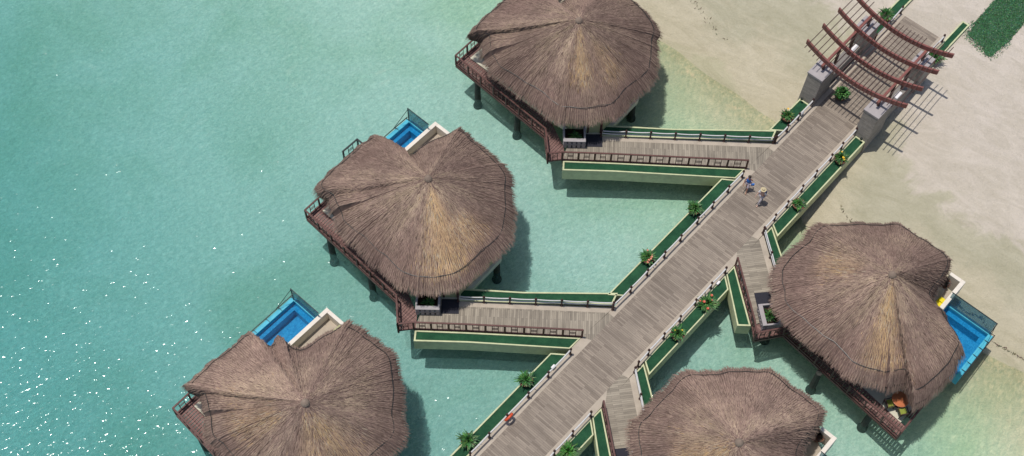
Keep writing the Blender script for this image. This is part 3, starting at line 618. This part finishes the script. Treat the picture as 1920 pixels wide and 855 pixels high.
# middle left hut
def left_bridge(du,dv,ext,names):
    """template of the middle left hut's bridge moved by du,dv and stretched to meet the boardwalk"""
    E_=(-8.2+du,9.5+dv); R1=(-7.45+du,8.85+dv); R2=(-5.3+du,6.15+dv+.15); 
    dirv=(.64,-.77); t=(R2[1]-.60)/.77; Fp=(R2[0]+.64*t*.98,.60)
    rail=[E_,R1,R2,Fp]
    # rope side
    Rp=(Fp[0]+2.95,.47); k=(8.15+dv-.47)/.77; Rs=(Rp[0]-.64*k,8.15+dv)
    rope_line=[lerp(Rs,Rp,a) for a in (0,0.02,.35,1)]
    t_=thing('footbridge',W(*lerp(R2,Rp,.5),-.3),names[0],'footbridge','footbridges to the huts')
    q1=(-5.1+du,8.0+dv)
    rs=[R1,R2,Fp]; ro=[(R1[0]+2.05,R1[1]+.9),lerp(Rs,Rp,.36),Rp]
    bs=[lerp(o,r,.17) for r,o in zip(rs,ro)]
    MB().strip(rs,bs,-.25,-.004).build('plank_deck',M['boardsL'],t_)
    MB().strip(bs,ro,-.26,.001).build('stone_border',M['stone'],t_)
    MB().prism([(Fp[0],.60),(Fp[0]-1.35,.60),(Fp[0]-1.35,.002),(Fp[0]-.55,.002),(Fp[0]+.25,.002)],-.26,.002).build('stone_border',M['stone'],t_)
    MB().prism([(Fp[0],.60),(Fp[0]+.25,.002),(Rp[0]-.45,.002),(Rp[0]-.48,.47)],-.25,-.005).build('plank_deck',M['boardsL'],t_)
    MB().strip([lerp(r,o,.05) for r,o in zip(rs,ro)],[lerp(r,o,.95) for r,o in zip(rs,ro)],-.6,-.262).build('substructure',M['pile'],t_)
    railing(t_,[E_,R1,R2,Fp])
    # troughs
    o1=(R1[0]-.62,R1[1]-.58); o2=(R2[0]-.55,R2[1]-.62); o3=(Fp[0]-1.15,.62)
    i1=(R1[0]-.02,R1[1]-.10); i2=(R2[0]-.06,R2[1]-.08); i3=(Fp[0]-.12,.60)
    trough([i1,i2,i3],[o1,o2,o3],names[1],group='turf troughs along the footbridges')
    s1=lerp(Rs,Rp,.0); s2=lerp(Rs,Rp,.42); s3=(Rp[0]+.05,.62)
    trough([(s1[0]+.02,s1[1]+.02),(s2[0]+.04,s2[1]+.04),(s3[0]+.05,s3[1]+.02)],[(s1[0]+.75,s1[1]+.55),(s2[0]+.62,s2[1]+.58),(s3[0]+.95,s3[1]+.30)],names[2],group='turf troughs along the footbridges')
    m=max(3,int(k/1.6)); rope_fence([lerp(Rs,Rp,a/m) for a in range(m+1)],names[3],two=True,rad=.045,sag=.06)
    return t_
left_bridge(16.1,1.5,0,('timber footbridge to the hut nearest the beach on the left of the boardwalk','turf planter on the seaward side of the top left footbridge','narrow turf planter behind the rope fence of the top left footbridge','rope fence along the top left footbridge'))
left_bridge(0,0,0,('timber footbridge to the hut in the middle of the left row','turf planter on the seaward side of the middle footbridge, above the glittering water','narrow turf planter behind the rope fence of the middle footbridge','rope fence along the middle left footbridge'))
left_bridge(-15.05,-4.35,0,('timber footbridge to the lowest left hut, below the picture edge','turf planter on the seaward side of the lowest left footbridge','narrow turf planter behind the rope fence of the lowest left footbridge','rope fence along the lowest left footbridge'))
def right_bridge(du,names,mat_):
    E_=(6.58+du,-7.63); R1=(7.25+du,-6.95); Fp=(10.1+du,-3.47)
    rail=[R1,Fp]; Rp=(13.25+du,-3.43); Rs=(10.95+du,-6.2)
    t_=thing('footbridge',W(*lerp(R1,Rp,.5),-.3),names[0],'footbridge','footbridges to the huts')
    rs=[R1,lerp(R1,Fp,.5),Fp]; ro=[(R1[0]+2.6,R1[1]-.9),Rs,Rp]; bs=[lerp(o,r,.16) for r,o in zip(rs,ro)]
    MB().strip(bs,rs,-.25,-.004).build('plank_deck',mat_,t_)
    MB().strip(ro,bs,-.26,.001).build('stone_border',M['stone'],t_)
    MB().strip([lerp(r,o,.95) for r,o in zip(rs,ro)],[lerp(r,o,.05) for r,o in zip(rs,ro)],-.6,-.262).build('substructure',M['pile'],t_)
    MB().prism([(Fp[0]+.02,-3.49),(Fp[0]+.9,-2.925),(Rp[0]-.6,-2.925),(Rp[0]-.5,-3.42)],-.25,-.005).build('plank_deck',mat_,t_)
    railing(t_,[E_,R1,Fp])
    trough([(R1[0]-.06,R1[1]+.06),lerp((R1[0]-.06,R1[1]+.06),(Fp[0]-.1,Fp[1]+.02),.45),(Fp[0]-.1,Fp[1]+.02)],[(R1[0]-.62,R1[1]+.72),lerp((R1[0]-.62,R1[1]+.72),(Fp[0]-.95,Fp[1]+.03),.42),(Fp[0]-.95,Fp[1]+.03)],names[1],group='turf troughs along the footbridges')
    trough([(Rp[0]+.06,Rp[1]-.05),(Rs[0]+.06,Rs[1]-.05)],[(Rp[0]+.85,Rp[1]-.05),(Rs[0]+.72,Rs[1]-.5)],names[2],group='turf troughs along the footbridges')
    rope_fence([lerp(Rs,Rp,a/2) for a in range(3)],names[3],two=True,rad=.045,sag=.05)
right_bridge(0,('short timber footbridge to the hut right of the boardwalk beside the beach','deep turf planter on the seaward side of the upper right footbridge','turf planter behind the rope fence of the upper right footbridge','rope fence along the upper right footbridge'),M['boardsR'])
right_bridge(-13.55,('short timber footbridge to the hut at the bottom right','turf planter beside the railing of the bottom right footbridge','turf planter behind the rope fence of the bottom right footbridge','rope fence along the bottom right footbridge'),M['boardsR'])

# ------------------------------------------------------------------ pergola gate
pg=thing('pergola_gate',W(28,-1.45,0),'pergola gate of red curved beams and thin slats over stone pylons','pergola')
zc=lambda v:3.42+.062*(v+1.45)**2
for u in (25.1,27.0,28.9,30.8):
    s=MB(); n=28; vs=[2.6-8.15*k/n for k in range(n+1)]
    a=[];fs=[]
    for v in vs:
        z=zc(v); a+=[W(u-.07,v,z-.24),W(u+.07,v,z-.24),W(u+.07,v,z+.16),W(u-.07,v,z+.16)]
    for k in range(n):
        for j in range(4): fs.append((k*4+j,k*4+(j+1)%4,(k+1)*4+(j+1)%4,(k+1)*4+j))
    fs+=[(3,2,1,0),tuple(n*4+j for j in range(4))]
    s.add(a,fs).build('curved_beam',M['beam'],pg)
for v in (.85,-3.72):
    MB().bar(W(24.75,v,3.42),W(31.15,v,3.42),.17,.2).build('cross_beam',M['beam'],pg)
sl_v=[2.35,1.98,1.6,1.25]+[.5-.31*k for k in range(13)]+[-4.1,-4.45,-4.8,-5.15]
for v in sl_v:
    MB().bar(W(24.45,v,zc(v)+.185),W(31.45,v,zc(v)+.185),.045,.05).build('slat',M['dark'],pg)
def pylon(u0,u1,v0,v1,zt,slope):
    t=MB(); du=slope; zb=-1.9
    vs=[W(u0-du*.5,v0,zb),W(u1+du*.4,v0,zb),W(u1+du*.4,v1,zb),W(u0-du*.5,v1,zb),W(u0+du*.35,v0,zt-.35),W(u1-du*.1,v0,zt-.35),W(u1-du*.1,v1,zt-.35),W(u0+du*.35,v1,zt-.35)]
    if v1<v0: pass
    t.add(vs,[(3,2,1,0),(4,5,6,7),(0,1,5,4),(1,2,6,5),(2,3,7,6),(3,0,4,7)])
    p=t.build('pylon',M['stonewall'],pg,bevel=.03)
    MB().prism([(u0+du*.35-.04,min(v0,v1)-.04),(u1-du*.1+.04,min(v0,v1)-.04),(u1-du*.1+.04,max(v0,v1)+.04),(u0+du*.35-.04,max(v0,v1)+.04)],zt-.349,zt-.2).build('cap',M['lilac'],p)
for (va,vb,vc) in ((.30,1.45,.85),(-4.35,-3.22,-3.72)):
    pylon(24.05,26.0,va,vb,3.0,.5); pylon(30.1,31.5,va,vb,2.55,-.0)
    MB().prism([(26.0,va+.25),(30.05,va+.25),(30.05,vb-.2),(26.0,vb-.2)],-1.6,.9).build('side_wall',M['stonewall'],pg,bevel=.03)
    for u in (25.1,27.0,28.9,30.8):
        zb=(2.8 if u==25.1 else 2.35) if u in (25.1,30.8) else .9
        MB().bar(W(u,vc,zb),W(u,vc,3.35),.16).build('column',M['dark'],pg)
for c in ((24.02,1.1),(24.02,-3.95)):
    MB().bar(W(c[0]-.17,c[1],.42),W(c[0]-.30,c[1],.42),.16,.16).build('step_light',M['black'],pg)

# ------------------------------------------------------------------ plants
def plant(name,c,z,label,cat,group,seed,r=.62,hgt=.85,n=130,pot=True,flowers=None,stiff=.5,bush=False,cols=((.030,.105,.022),(.05,.16,.035),(.022,.075,.02),(.08,.20,.045))):
    g=random.Random(seed); t=thing(name,W(c[0],c[1],z),label,cat,group); base=Vector(W(c[0],c[1],z))
    if pot:
        p=MB().lathe(base,[(.24,0),(.36,.14),(.44,.34),(.46,.42),(.40,.42),(.37,.34)],18); po=p.build('pot',M['pot'],t,smooth=False)
        MB().lathe(base,[(.37,.30),(.37,.345),(.02,.36)],16).build('soil',M['soil'],po)
        z0=.35
    else: z0=0
    s=MB()
    for i in range(n):
        a=g.uniform(0,2*math.pi); lean=g.random()**.7; L=g.uniform(.55,1.0)
        rr=r*lean*L; hh=hgt*(1.05-.75*lean)*L; wdt=g.uniform(.05,.10)
        st=base+Vector((math.cos(a)*.12*lean,math.sin(a)*.12*lean,z0)); k=4; pts=[]
        if bush: st=base+Vector((math.cos(a)*r*.6*lean,math.sin(a)*r*.6*lean,z0+g.uniform(0,hgt*.8)*(1-lean*.6))); rr*=.5; hh*=.3; wdt*=1.5
        tw=g.uniform(-.4,.4)
        for j in range(k+1):
            f=j/k; pts.append(st+Vector((math.cos(a+tw*f)*rr*f,math.sin(a+tw*f)*rr*f,hh*(f*1.6-f*f*1.05))))
        side=Vector((-math.sin(a),math.cos(a),0)); vs=[];fs=[]
        for j,q in enumerate(pts):
            w_=wdt*(1-abs(j/k-.35)*1.3)*.6+.006; vs+=[q-side*w_,q+side*w_+Vector((0,0,.012))]
        for j in range(k): fs.append((2*j,2*j+1,2*j+3,2*j+2))
        col=tuple(x*g.uniform(.7,1.3) for x in g.choice(cols)); s.add(vs,fs,col)
    s.build('foliage',M['leaf'],t)
    if bush or not pot:
        MB().tube([base,base+Vector((.02,.01,hgt*.6))],[.04,.02],6).build('stem',M['bark'],t)
    if flowers:
        for i in range(flowers[1]):
            s=MB()
            a=g.uniform(0,6.28); q=base+Vector((math.cos(a)*r*g.uniform(.2,.7),math.sin(a)*r*g.uniform(.2,.7),z0+hgt*g.uniform(.2,.6)))
            b=g.uniform(.04,.075)
            for m in range(5):
                an=m*1.2566+a; x=Vector((math.cos(an),math.sin(an),.3))*b*1.5; y=Vector((-math.sin(an),math.cos(an),0))*b*.6
                s.add([q,q+x*.6+y,q+x,q+x*.6-y],[(0,1,2,3)],tuple(c_*g.uniform(.8,1.1) for c_ in flowers[0]))
            s.build('flower',M['leaf'],t)
    return t
GP='potted plants standing in the turf planters'
YEL=(.75,.50,.03); RED=(.65,.12,.07); COR=(.70,.25,.16)
zz=.0
plant('potted_plant',(21.9,.98),zz,'potted palm with one yellow flower, left of the boardwalk below the pergola gate','potted plant',GP,1,flowers=(YEL,2),n=110)
plant('potted_plant',(11.55,1.1),zz,'potted palm in a brown basket left of the boardwalk, across from the two walkers','potted plant',GP,2,n=150,r=.68)
plant('potted_plant',(6.5,1.05),zz,'coral flowering potted plant on the long left planter below the basket palm','potted plant',GP,3,flowers=(COR,7),n=170,bush=False,r=.66)
plant('potted_plant',(-5.4,1.15),zz,'large leafy potted plant beside the glittering water, below the middle left footbridge','potted plant',GP,4,n=170,r=.72)
plant('potted_plant',(-10.7,1.1),zz,'spiky potted palm at the bottom edge of the picture, left of the boardwalk','potted plant',GP,5,n=170,r=.75)
plant('potted_plant',(34.2,.95),zz,'bushy green plant behind the pergola on the left side of the deck end','potted plant',GP,6,n=170,r=.8,hgt=1.0)
plant('potted_plant',(33.3,-3.8),zz,'bushy green plant behind the pergola on the right side of the deck end','potted plant',GP,7,n=180,r=.85,hgt=.9)
plant('potted_plant',(21.5,-3.82),zz,'potted plant with yellow flowers on the right hand planter just below the pergola gate','potted plant',GP,8,flowers=(YEL,3),n=120)
plant('potted_plant',(16.55,-3.85),zz,'low green potted plant right of the boardwalk, just above the upper right hut','potted plant',GP,9,n=140,r=.6,hgt=.6)
plant('potted_plant',(6.45,-3.9),zz,'red flowering potted plant right of the boardwalk beside the deep planter','potted plant',GP,10,flowers=(RED,6),n=200,r=.85)
plant('potted_plant',(3.45,-3.85),zz,'tall potted palm with yellow flowers, right of the boardwalk above the bottom hut','potted plant',GP,11,flowers=(YEL,2),n=150,hgt=1.0,r=.66)
plant('potted_plant',(-7.15,-3.85),zz,'bright green potted palm at the bottom edge, right of the boardwalk','potted plant',GP,12,n=170,r=.8,cols=((.05,.17,.03),(.07,.22,.04),(.03,.10,.02)))
plant('round_shrub',(26.0,-.75),.004,'round leafy shrub standing on the boards under the pergola','shrub',None,13,n=330,r=.62,hgt=.95,pot=True,bush=True)
BP='plants in the beds at the hut entrances'
for (k,T,lb) in ((1,T1,'dark green plant in the entrance bed of the top left hut'),(2,T2,'broad leafed plant in the entrance bed of the middle left hut'),(4,T4,'green plant in the entrance bed of the upper right hut')):
    L=huts[k][1]; c=T(*L(.8,.62)); plant('bed_plant',c,.42,lb,'plant',BP,20+k,n=110,r=.5,hgt=.6,pot=False)

# ------------------------------------------------------------------ lawn at the top right
lawn_poly=[(36.45,-6.65),(37.0,-4.35),(38.45,-4.12),(48,-4.0),(48,-6.7),(41.2,-6.85),(38.6,-6.9)]
def inpoly(p,poly):
    c=False
    for i in range(len(poly)):
        a,b=poly[i-1],poly[i]
        if (a[1]>p[1])!=(b[1]>p[1]) and p[0]<(b[0]-a[0])*(p[1]-a[1])/(b[1]-a[1])+a[0]: c=not c
    return c
s=MB(); g=random.Random(3); cnt=0
bp=[]
for k in range(60):
    a=k/60*len(lawn_poly); i=int(a); q=lerp(lawn_poly[i],lawn_poly[(i+1)%len(lawn_poly)],a-i); bp.append((q[0]+g.gauss(0,.06)+(.25 if q[0]<38.4 and q[1]>-6 else 0),q[1]+g.gauss(0,.06)))
zl=[float(bedz(*q))+.035 for q in bp]
s.add([W(q[0],q[1],zz_) for q,zz_ in zip(bp,zl)],[tuple(range(60))],(.035,.11,.045))
while cnt<26000:
    u,v=g.uniform(36.2,48),g.uniform(-7.2,-3.8)
    e=.10+(.35 if u<38.6 else 0)
    if not inpoly((u+g.gauss(0,e*.5),v+g.gauss(0,e*.5)),lawn_poly): continue
    if u<38.3 and g.random()<.35*(38.6-u)/2: continue
    cnt+=1; z=float(bedz(u,v)); p=Vector(W(u,v,z-.01)); a=g.uniform(0,6.28); sd=Vector((math.cos(a),math.sin(a),0))*g.uniform(.03,.07); tp=Vector((math.sin(a)*.05,math.cos(a)*.05,g.uniform(.04,.09)))
    col=tuple(x*1.35*g.uniform(.6,1.4) for x in g.choice(((.06,.16,.075),(.08,.20,.10),(.04,.12,.055),(.07,.17,.08),(.17,.26,.17))))
    s.add([p-sd,p+sd,p+sd*.6+tp,p-sd*.6+tp],[(0,1,2,3)],col)
lw=s.build('grass',M['leaf']); tag(lw,'patch of green lawn with ragged edge on the sand at the top right','grass',kind='stuff')

# dry weed strewn on the sand
s=MB(); g=random.Random(5)
def weed(path,n,sp):
    for i in range(n):
        a=g.random()*(len(path)-1); k=int(a); q=lerp(path[k],path[k+1],a-k); u=q[0]+g.gauss(0,sp); v=q[1]+g.gauss(0,sp); z=float(bedz(u,v))+.02
        p=Vector(W(u,v,z)); an=g.uniform(0,6.28); d=Vector((math.cos(an),math.sin(an),0))*g.uniform(.03,.10); e=Vector((-d.y,d.x,0))*.25
        s.add([p-d-e,p+d-e,p+d+e+Vector((0,0,.03)),p-d+e],[(0,1,2,3)],tuple(x*g.uniform(.7,1.3) for x in (.10,.085,.05)))
weed([(18.95,-15.3),(18.5,-16.3),(18.9,-17.5),(18.0,-19),(18.2,-20.5),(18.4,-23)],150,.035)
weed([(19.6,-5.6),(19.0,-7.0),(18.9,-8.0)],40,.05)
weed([(27.5,14),(26.3,11),(25.8,9)],40,.12)
tag(s.build('seaweed',M['leaf']),'thin dark line of dry seaweed left by the waves on the wet sand','seaweed',kind='stuff')

# ------------------------------------------------------------------ small things
def ring(c,R,r,mm,parent=None,nm='ring'):
    s=MB(); n=20; pts=[]
    ax1=Vector((U[0],U[1],0)); ax2=Vector((V[0]*-.35,V[1]*-.35,.94)).normalized()
    vs=[];fs=[]; m=8
    for i in range(n):
        a=2*math.pi*i/n; o=ax1*math.cos(a)+ax2*math.sin(a); nn=ax1.cross(ax2)
        for j in range(m):
            b=2*math.pi*j/m; vs.append(Vector(c)+o*(R+r*math.cos(b))+nn*(r*math.sin(b)))
    for i in range(n):
        for j in range(m): fs.append((i*m+j,((i+1)%n)*m+j,((i+1)%n)*m+(j+1)%m,i*m+(j+1)%m))
    return s.add(vs,fs).build(nm,mm,parent,smooth=True)
lr=thing('life_ring',W(-8.0,.28,.55),'orange life ring hanging on a rope fence post near the bottom','life ring')
ring(W(-8.0,.22,.62),.27,.085,M['buoy'],lr,'float_ring'); MB().bar(W(-8.0,.30,.3),W(-8.0,.30,.95),.05,.05).build('bracket',M['dark'],lr)
def lamp(c,z,label):
    t=thing('spotlight',W(c[0],c[1],z),label,'lamp','small white lamps on the planter rims')
    MB().box(c,.30,.18,z+.05,z+.20).build('housing',M['towel'],t,bevel=.02); MB().box(c,.08,.08,z,z+.05).build('foot',M['black'],t)
lamp((-3.5,.53),.07,'small white lamp on the planter rim below the middle left footbridge')
lamp((22.9,.42),.12,'small white lamp on the planter rim beside the left stone pylon')
lamp((8.2,-3.46),.07,'small white lamp on the planter rim beside the deep right planter')
lamp((26.3,-3.3),.004,'small white lamp on the boards inside the right pylon of the gate')

def chair(c,a,label,mm,h=.43):
    t=thing('patio_chair',W(c[0],c[1],0),label,'chair','patio chairs at the round table'); base=Vector(W(c[0],c[1],0))
    x=Vector((math.cos(a),math.sin(a),0)); y=Vector((-math.sin(a),math.cos(a),0)); Zz=Vector((0,0,1))
    for i in (-1,1):
        for j in (-1,1):
            p=base+x*.24*i+y*.24*j; MB().bar(p,p+Zz*(h if i>0 else .85)-x*(0 if i>0 else .10),.045).build('leg',M['dark'],t)
    s=MB(); p=base+Zz*h; s.bar(p-x*.25,p+x*.25,.52,.09,up=(0,0,1)); s.build('seat_cushion',mm,t,bevel=.02)
    s=MB(); s.bar(base+Zz*.5-x*.25,base+Zz*.88-x*.33,.50,.06,up=x); s.build('backrest',M['dark'],t,bevel=.015)
    s=MB()
    for j in (-1,1): s.bar(base+Zz*.64-x*.28+y*.27*j,base+Zz*.62+x*.24+y*.27*j,.05,.035)
    s.build('armrest',M['dark'],t)
def rtable(c,label):
    t=thing('round_table',W(c[0],c[1],0),label,'table'); b=W(c[0],c[1],0)
    MB().lathe(b,[(.50,.70),(.53,.715),(.53,.745),(.50,.76)],28).build('tabletop',M['orange'],t)
    MB().lathe(b,[(.28,0),(.26,.04),(.05,.08),(.05,.70)],14).build('pedestal',M['dark'],t)
for (k,T,nm) in ((4,T4,'of the upper right hut'),(1,T1,'of the top left hut'),(2,T2,'of the middle left hut')):
    c=T(-4.95,18.72) if k==4 else T(-3.75,18.2); rtable(c,'round orange table on the corner terrace '+nm)
    for i,(du,dv,w_) in enumerate(((-.45,.55,'seaward'),(-.55,-.35,'walkway-side'),(.75,.1,'inner'))):
        q=T(-4.95+du,18.72+dv) if k==4 else T(-3.75+du,18.2+dv)
        d=Vector(W(c[0],c[1],0))-Vector(W(q[0],q[1],0)); chair(q,math.atan2(d.y,d.x),w_+' green cushioned chair at the table '+nm,M['green'])
def lounger(c,a,label):
    t=thing('sun_lounger',W(c[0],c[1],0),label,'sun lounger'); b=Vector(W(c[0],c[1],0)); x=Vector((math.cos(a),math.sin(a),0)); y=Vector((-math.sin(a),math.cos(a),0)); Z=Vector((0,0,1))
    MB().bar(b-x*.9+Z*.30,b+x*.35+Z*.30,.62,.06).build('frame',M['dark'],t); MB().bar(b-x*.88+Z*.37,b+x*.34+Z*.37,.58,.08).build('mattress',M['stone'],t,bevel=.02)
    MB().bar(b+x*.36+Z*.36,b+x*.85+Z*.72,.58,.08).build('backrest',M['stone'],t,bevel=.02)
    for i in (-.8,.3):
        for j in (-.26,.26): MB().bar(b+x*i+y*j,b+x*i+y*j+Z*.27,.05).build('leg',M['dark'],t)
    return t
lounger((16.55,-15.05+.55),ang+.1,'sun lounger under a yellow towel in the white walled courtyard')
s=MB(); b=Vector(W(16.5,-14.95,.43)); x=Vector((U[0],U[1],0)); y=Vector((V[0],V[1],0))
s=MB().bar(b-x*.42,b+x*.42,.46,.03); s.bar(b+x*.1+Vector((0,0,.06)),b+x*.42+Vector((0,0,.10)),.36,.12); tag(s.build('beach_towel',M['yellow'],bevel=.02),'bright yellow towel lying on the courtyard sun lounger','towel')
def agave(c,label,seed):
    plant('spiky_plant',c,-.02,label,'plant','dark spiky plants in the walled courtyards',seed,n=46,r=.5,hgt=.85,pot=True,cols=((.05,.035,.025),(.07,.045,.03),(.035,.03,.02)))
agave((18.05,-14.3),'dark spiky plant on the courtyard floor of the hut beside the beach',41)
agave((3.85,-14.4),'dark spiky plant on the courtyard floor of the bottom right hut',42)
for i,(u,v) in enumerate(((28.2,-3.85),(27.1,-3.8),(29.6,.8))):
    tag(MB().prism([(u-.35,v-.16),(u+.35,v-.16),(u+.35,v+.16),(u-.35,v+.16)],.903,1.05).build('seat_cushion',M['towel'],bevel=.04),('white cushion on the right gate wall, farther from the sea','white cushion on the right gate wall, nearer the sea','white cushion on the left gate wall under the slats')[i],'cushion','white cushions on the gate walls')

# ------------------------------------------------------------------ people
def skin_mesh(name,verts,edges,rads,m,parent,root=0,sub=2):
    me=bpy.data.meshes.new(name); off=parent_origin(parent); me.from_pydata([Vector(v)-off for v in verts],edges,[])
    o=bpy.data.objects.new(name,me); C.collection.objects.link(o); o.parent=parent
    sk=o.modifiers.new('skin','SKIN'); 
    if not me.skin_vertices: me.attributes  # layer is made by the modifier
    bpy.context.view_layer.objects.active=o
    if len(me.skin_vertices)==0:
        bpy.ops.mesh.customdata_skin_add()
    for i,r in enumerate(rads): me.skin_vertices[0].data[i].radius=(r,r) if not isinstance(r,tuple) else r
    me.skin_vertices[0].data[root].use_root=True; sk.use_smooth_shade=True
    s=o.modifiers.new('sub','SUBSURF'); s.levels=sub; s.render_levels=sub
    me.materials.append(m); return o
def person(c,head,label,style):
    t=thing('person',W(c[0],c[1],0),label,'person'); b=Vector(W(c[0],c[1],0)); f=Vector((math.cos(head),math.sin(head),0)); l=Vector((-f.y,f.x,0)); Z=Vector((0,0,1))
    P=lambda x,y,z:b+f*x+l*y+Z*z
    k=1.0 if style=='man' else .95
    V_=[];E_=[];R_2=[]
    def ad(p,r,par=None):
        V_.append(p);R_2.append(r)
        if par is not None: E_.append((par,len(V_)-1))
        return len(V_)-1
    pel=ad(P(0,0,.95*k),.13); wa=ad(P(.01,0,1.10*k),.115,pel); ch=ad(P(.03,0,1.30*k),.145 if style=='man' else .125,wa); nk=ad(P(.05,0,1.47*k),.055,ch); hd=ad(P(.07,0,1.56*k),.075,nk); h2=ad(P(.085,0,1.64*k),.095,hd); ad(P(.075,0,1.71*k),.07,h2)
    legs={}
    for sgn,st in ((1,.34),(-1,-.30)):
        hp=ad(P(0,.09*sgn,.88*k),.09,pel); kn=ad(P(st*.6+.04,.10*sgn,.48*k),.058,hp); an=ad(P(st-.02,.10*sgn,.09*k+(0.05 if st<0 else 0)),.038,kn); ad(P(st+.14,.115*sgn,.035),.034,an)
    arms={}
    for sgn,st in ((1,-.22),(-1,.24)):
        sh=ad(P(.03,.17*sgn*k,1.40*k),.055,ch); el=ad(P(.03+st*.5,.245*sgn*k,1.14*k),.038,sh)
        wr=ad(P(.03+st*1.25,.24*sgn*k,.93*k),.026,el); pa=ad(P(.03+st*1.45,.23*sgn*k,.865*k),.030,wr)
        for q in range(4):
            kk=ad(P(.03+st*1.5+(q-1.5)*.021,.225*sgn*k,.80*k),.0095,pa); ad(P(.045+st*1.5+(q-1.5)*.02,.205*sgn*k,.755*k+(.012 if q in(0,3) else 0)),.008,kk)
        th=ad(P(.07+st*1.45,.20*sgn*k,.84*k),.010,pa); ad(P(.09+st*1.45,.19*sgn*k,.80*k),.009,th)
    body=skin_mesh('body',V_,E_,R_2,M['skin'] if style=='woman' else M['skin2'],t,0)
    # face: nose, eyes, ears as one small mesh joined to the head side
    s=MB()
    s.lathe(P(.175,0,1.60*k),[(.018,0),(.012,.03),(.004,.045)],6); s.lathe(P(.06,.095,1.60*k),[(.012,0),(.022,.03),(.01,.06)],6); s.lathe(P(.06,-.095,1.60*k),[(.012,0),(.022,.03),(.01,.06)],6)
    s.build('nose_and_ears',M['skin'] if style=='woman' else M['skin2'],t,smooth=True)
    s=MB()
    for q in (.033,-.033): s.lathe(P(.165,q,1.635*k),[(.004,0),(.010,.008),(.004,.016)],6)
    s.bar(P(.165,-.022,1.57*k),P(.165,.022,1.57*k),.01); s.build('eyes_and_mouth',M['hair'],t)
    # clothes
    def shell(idx,edges,scale,m,nm):
        mp={j:i for i,j in enumerate(idx)}; skin_mesh(nm,[V_[j] for j in idx],[(mp[a],mp[c_]) for a,c_ in edges],[R_2[j]*scale+.012 for j in idx],m,t,0)
    # indices: 0 pelvis 1 waist 2 chest 3 neck ... legs: 7-10, 11-14; arms: 15.. 
    aL=15; aR=15+14
    shell([1,2,15,16,29-0,30-0] if False else [1,2,aL,aL+1,aR,aR+1] if len(V_)>aR+1 else [1,2],[(1,2),(2,aL),(aL,aL+1),(2,aR),(aR,aR+1)] if style=='man' else [(1,2),(2,aL),(2,aR)],1.08,M['shirtw'] if style=='man' else M['bluet'],'shirt') if style=='man' else shell([0,1,2,aL,aR],[(0,1),(1,2),(2,aL),(2,aR)],1.14,M['bluet'],'top')
    if style=='man':
        shell([0,7,8,9,11,12,13],[(0,7),(7,8),(8,9),(0,11),(11,12),(12,13)],1.15,M['trousers'],'trousers')
        hh=MB().lathe(P(.075,0,1.71*k),[(.19,0),(.20,.012),(.105,.02),(.10,.10),(.07,.125),(.01,.13)],18); hh.build('hat',M['hat'],t,smooth=False)
    else:
        shell([0,7,8,11,12],[(0,7),(7,8),(0,11),(11,12)],1.15,M['coral'],'shorts')
        s=MB(); s.lathe(P(.045,0,1.555*k),[(.055,0),(.095,.04),(.112,.10),(.108,.15),(.07,.20),(.01,.215)],12); s.build('hair',M['hair'],t,smooth=True)
    return t,P
hd_=math.atan2(-U[1],-U[0])
t,P_=person((15.35,-.42),hd_+.25,'woman in a blue top with dark hair walking down the boardwalk on the left','woman')
tag(MB().bar(P_(.0,.33,.70),P_(.0,.33,.90),.10,.22,up=(1,0,0)).build('shoulder_bag',M['bluet'],bevel=.02),'small blue shoulder bag hanging at the side of the walking woman','bag')
t,P_=person((15.1,-1.75),hd_-.15,'man in white shirt and straw hat walking down the boardwalk on the right','man')
tag(MB().bar(P_(-.17,.02,1.02),P_(-.17,.02,1.36),.28,.13,up=(U[0],U[1],0)).build('backpack',M['navy'],bevel=.03),'dark navy backpack worn by the man in the straw hat','backpack')
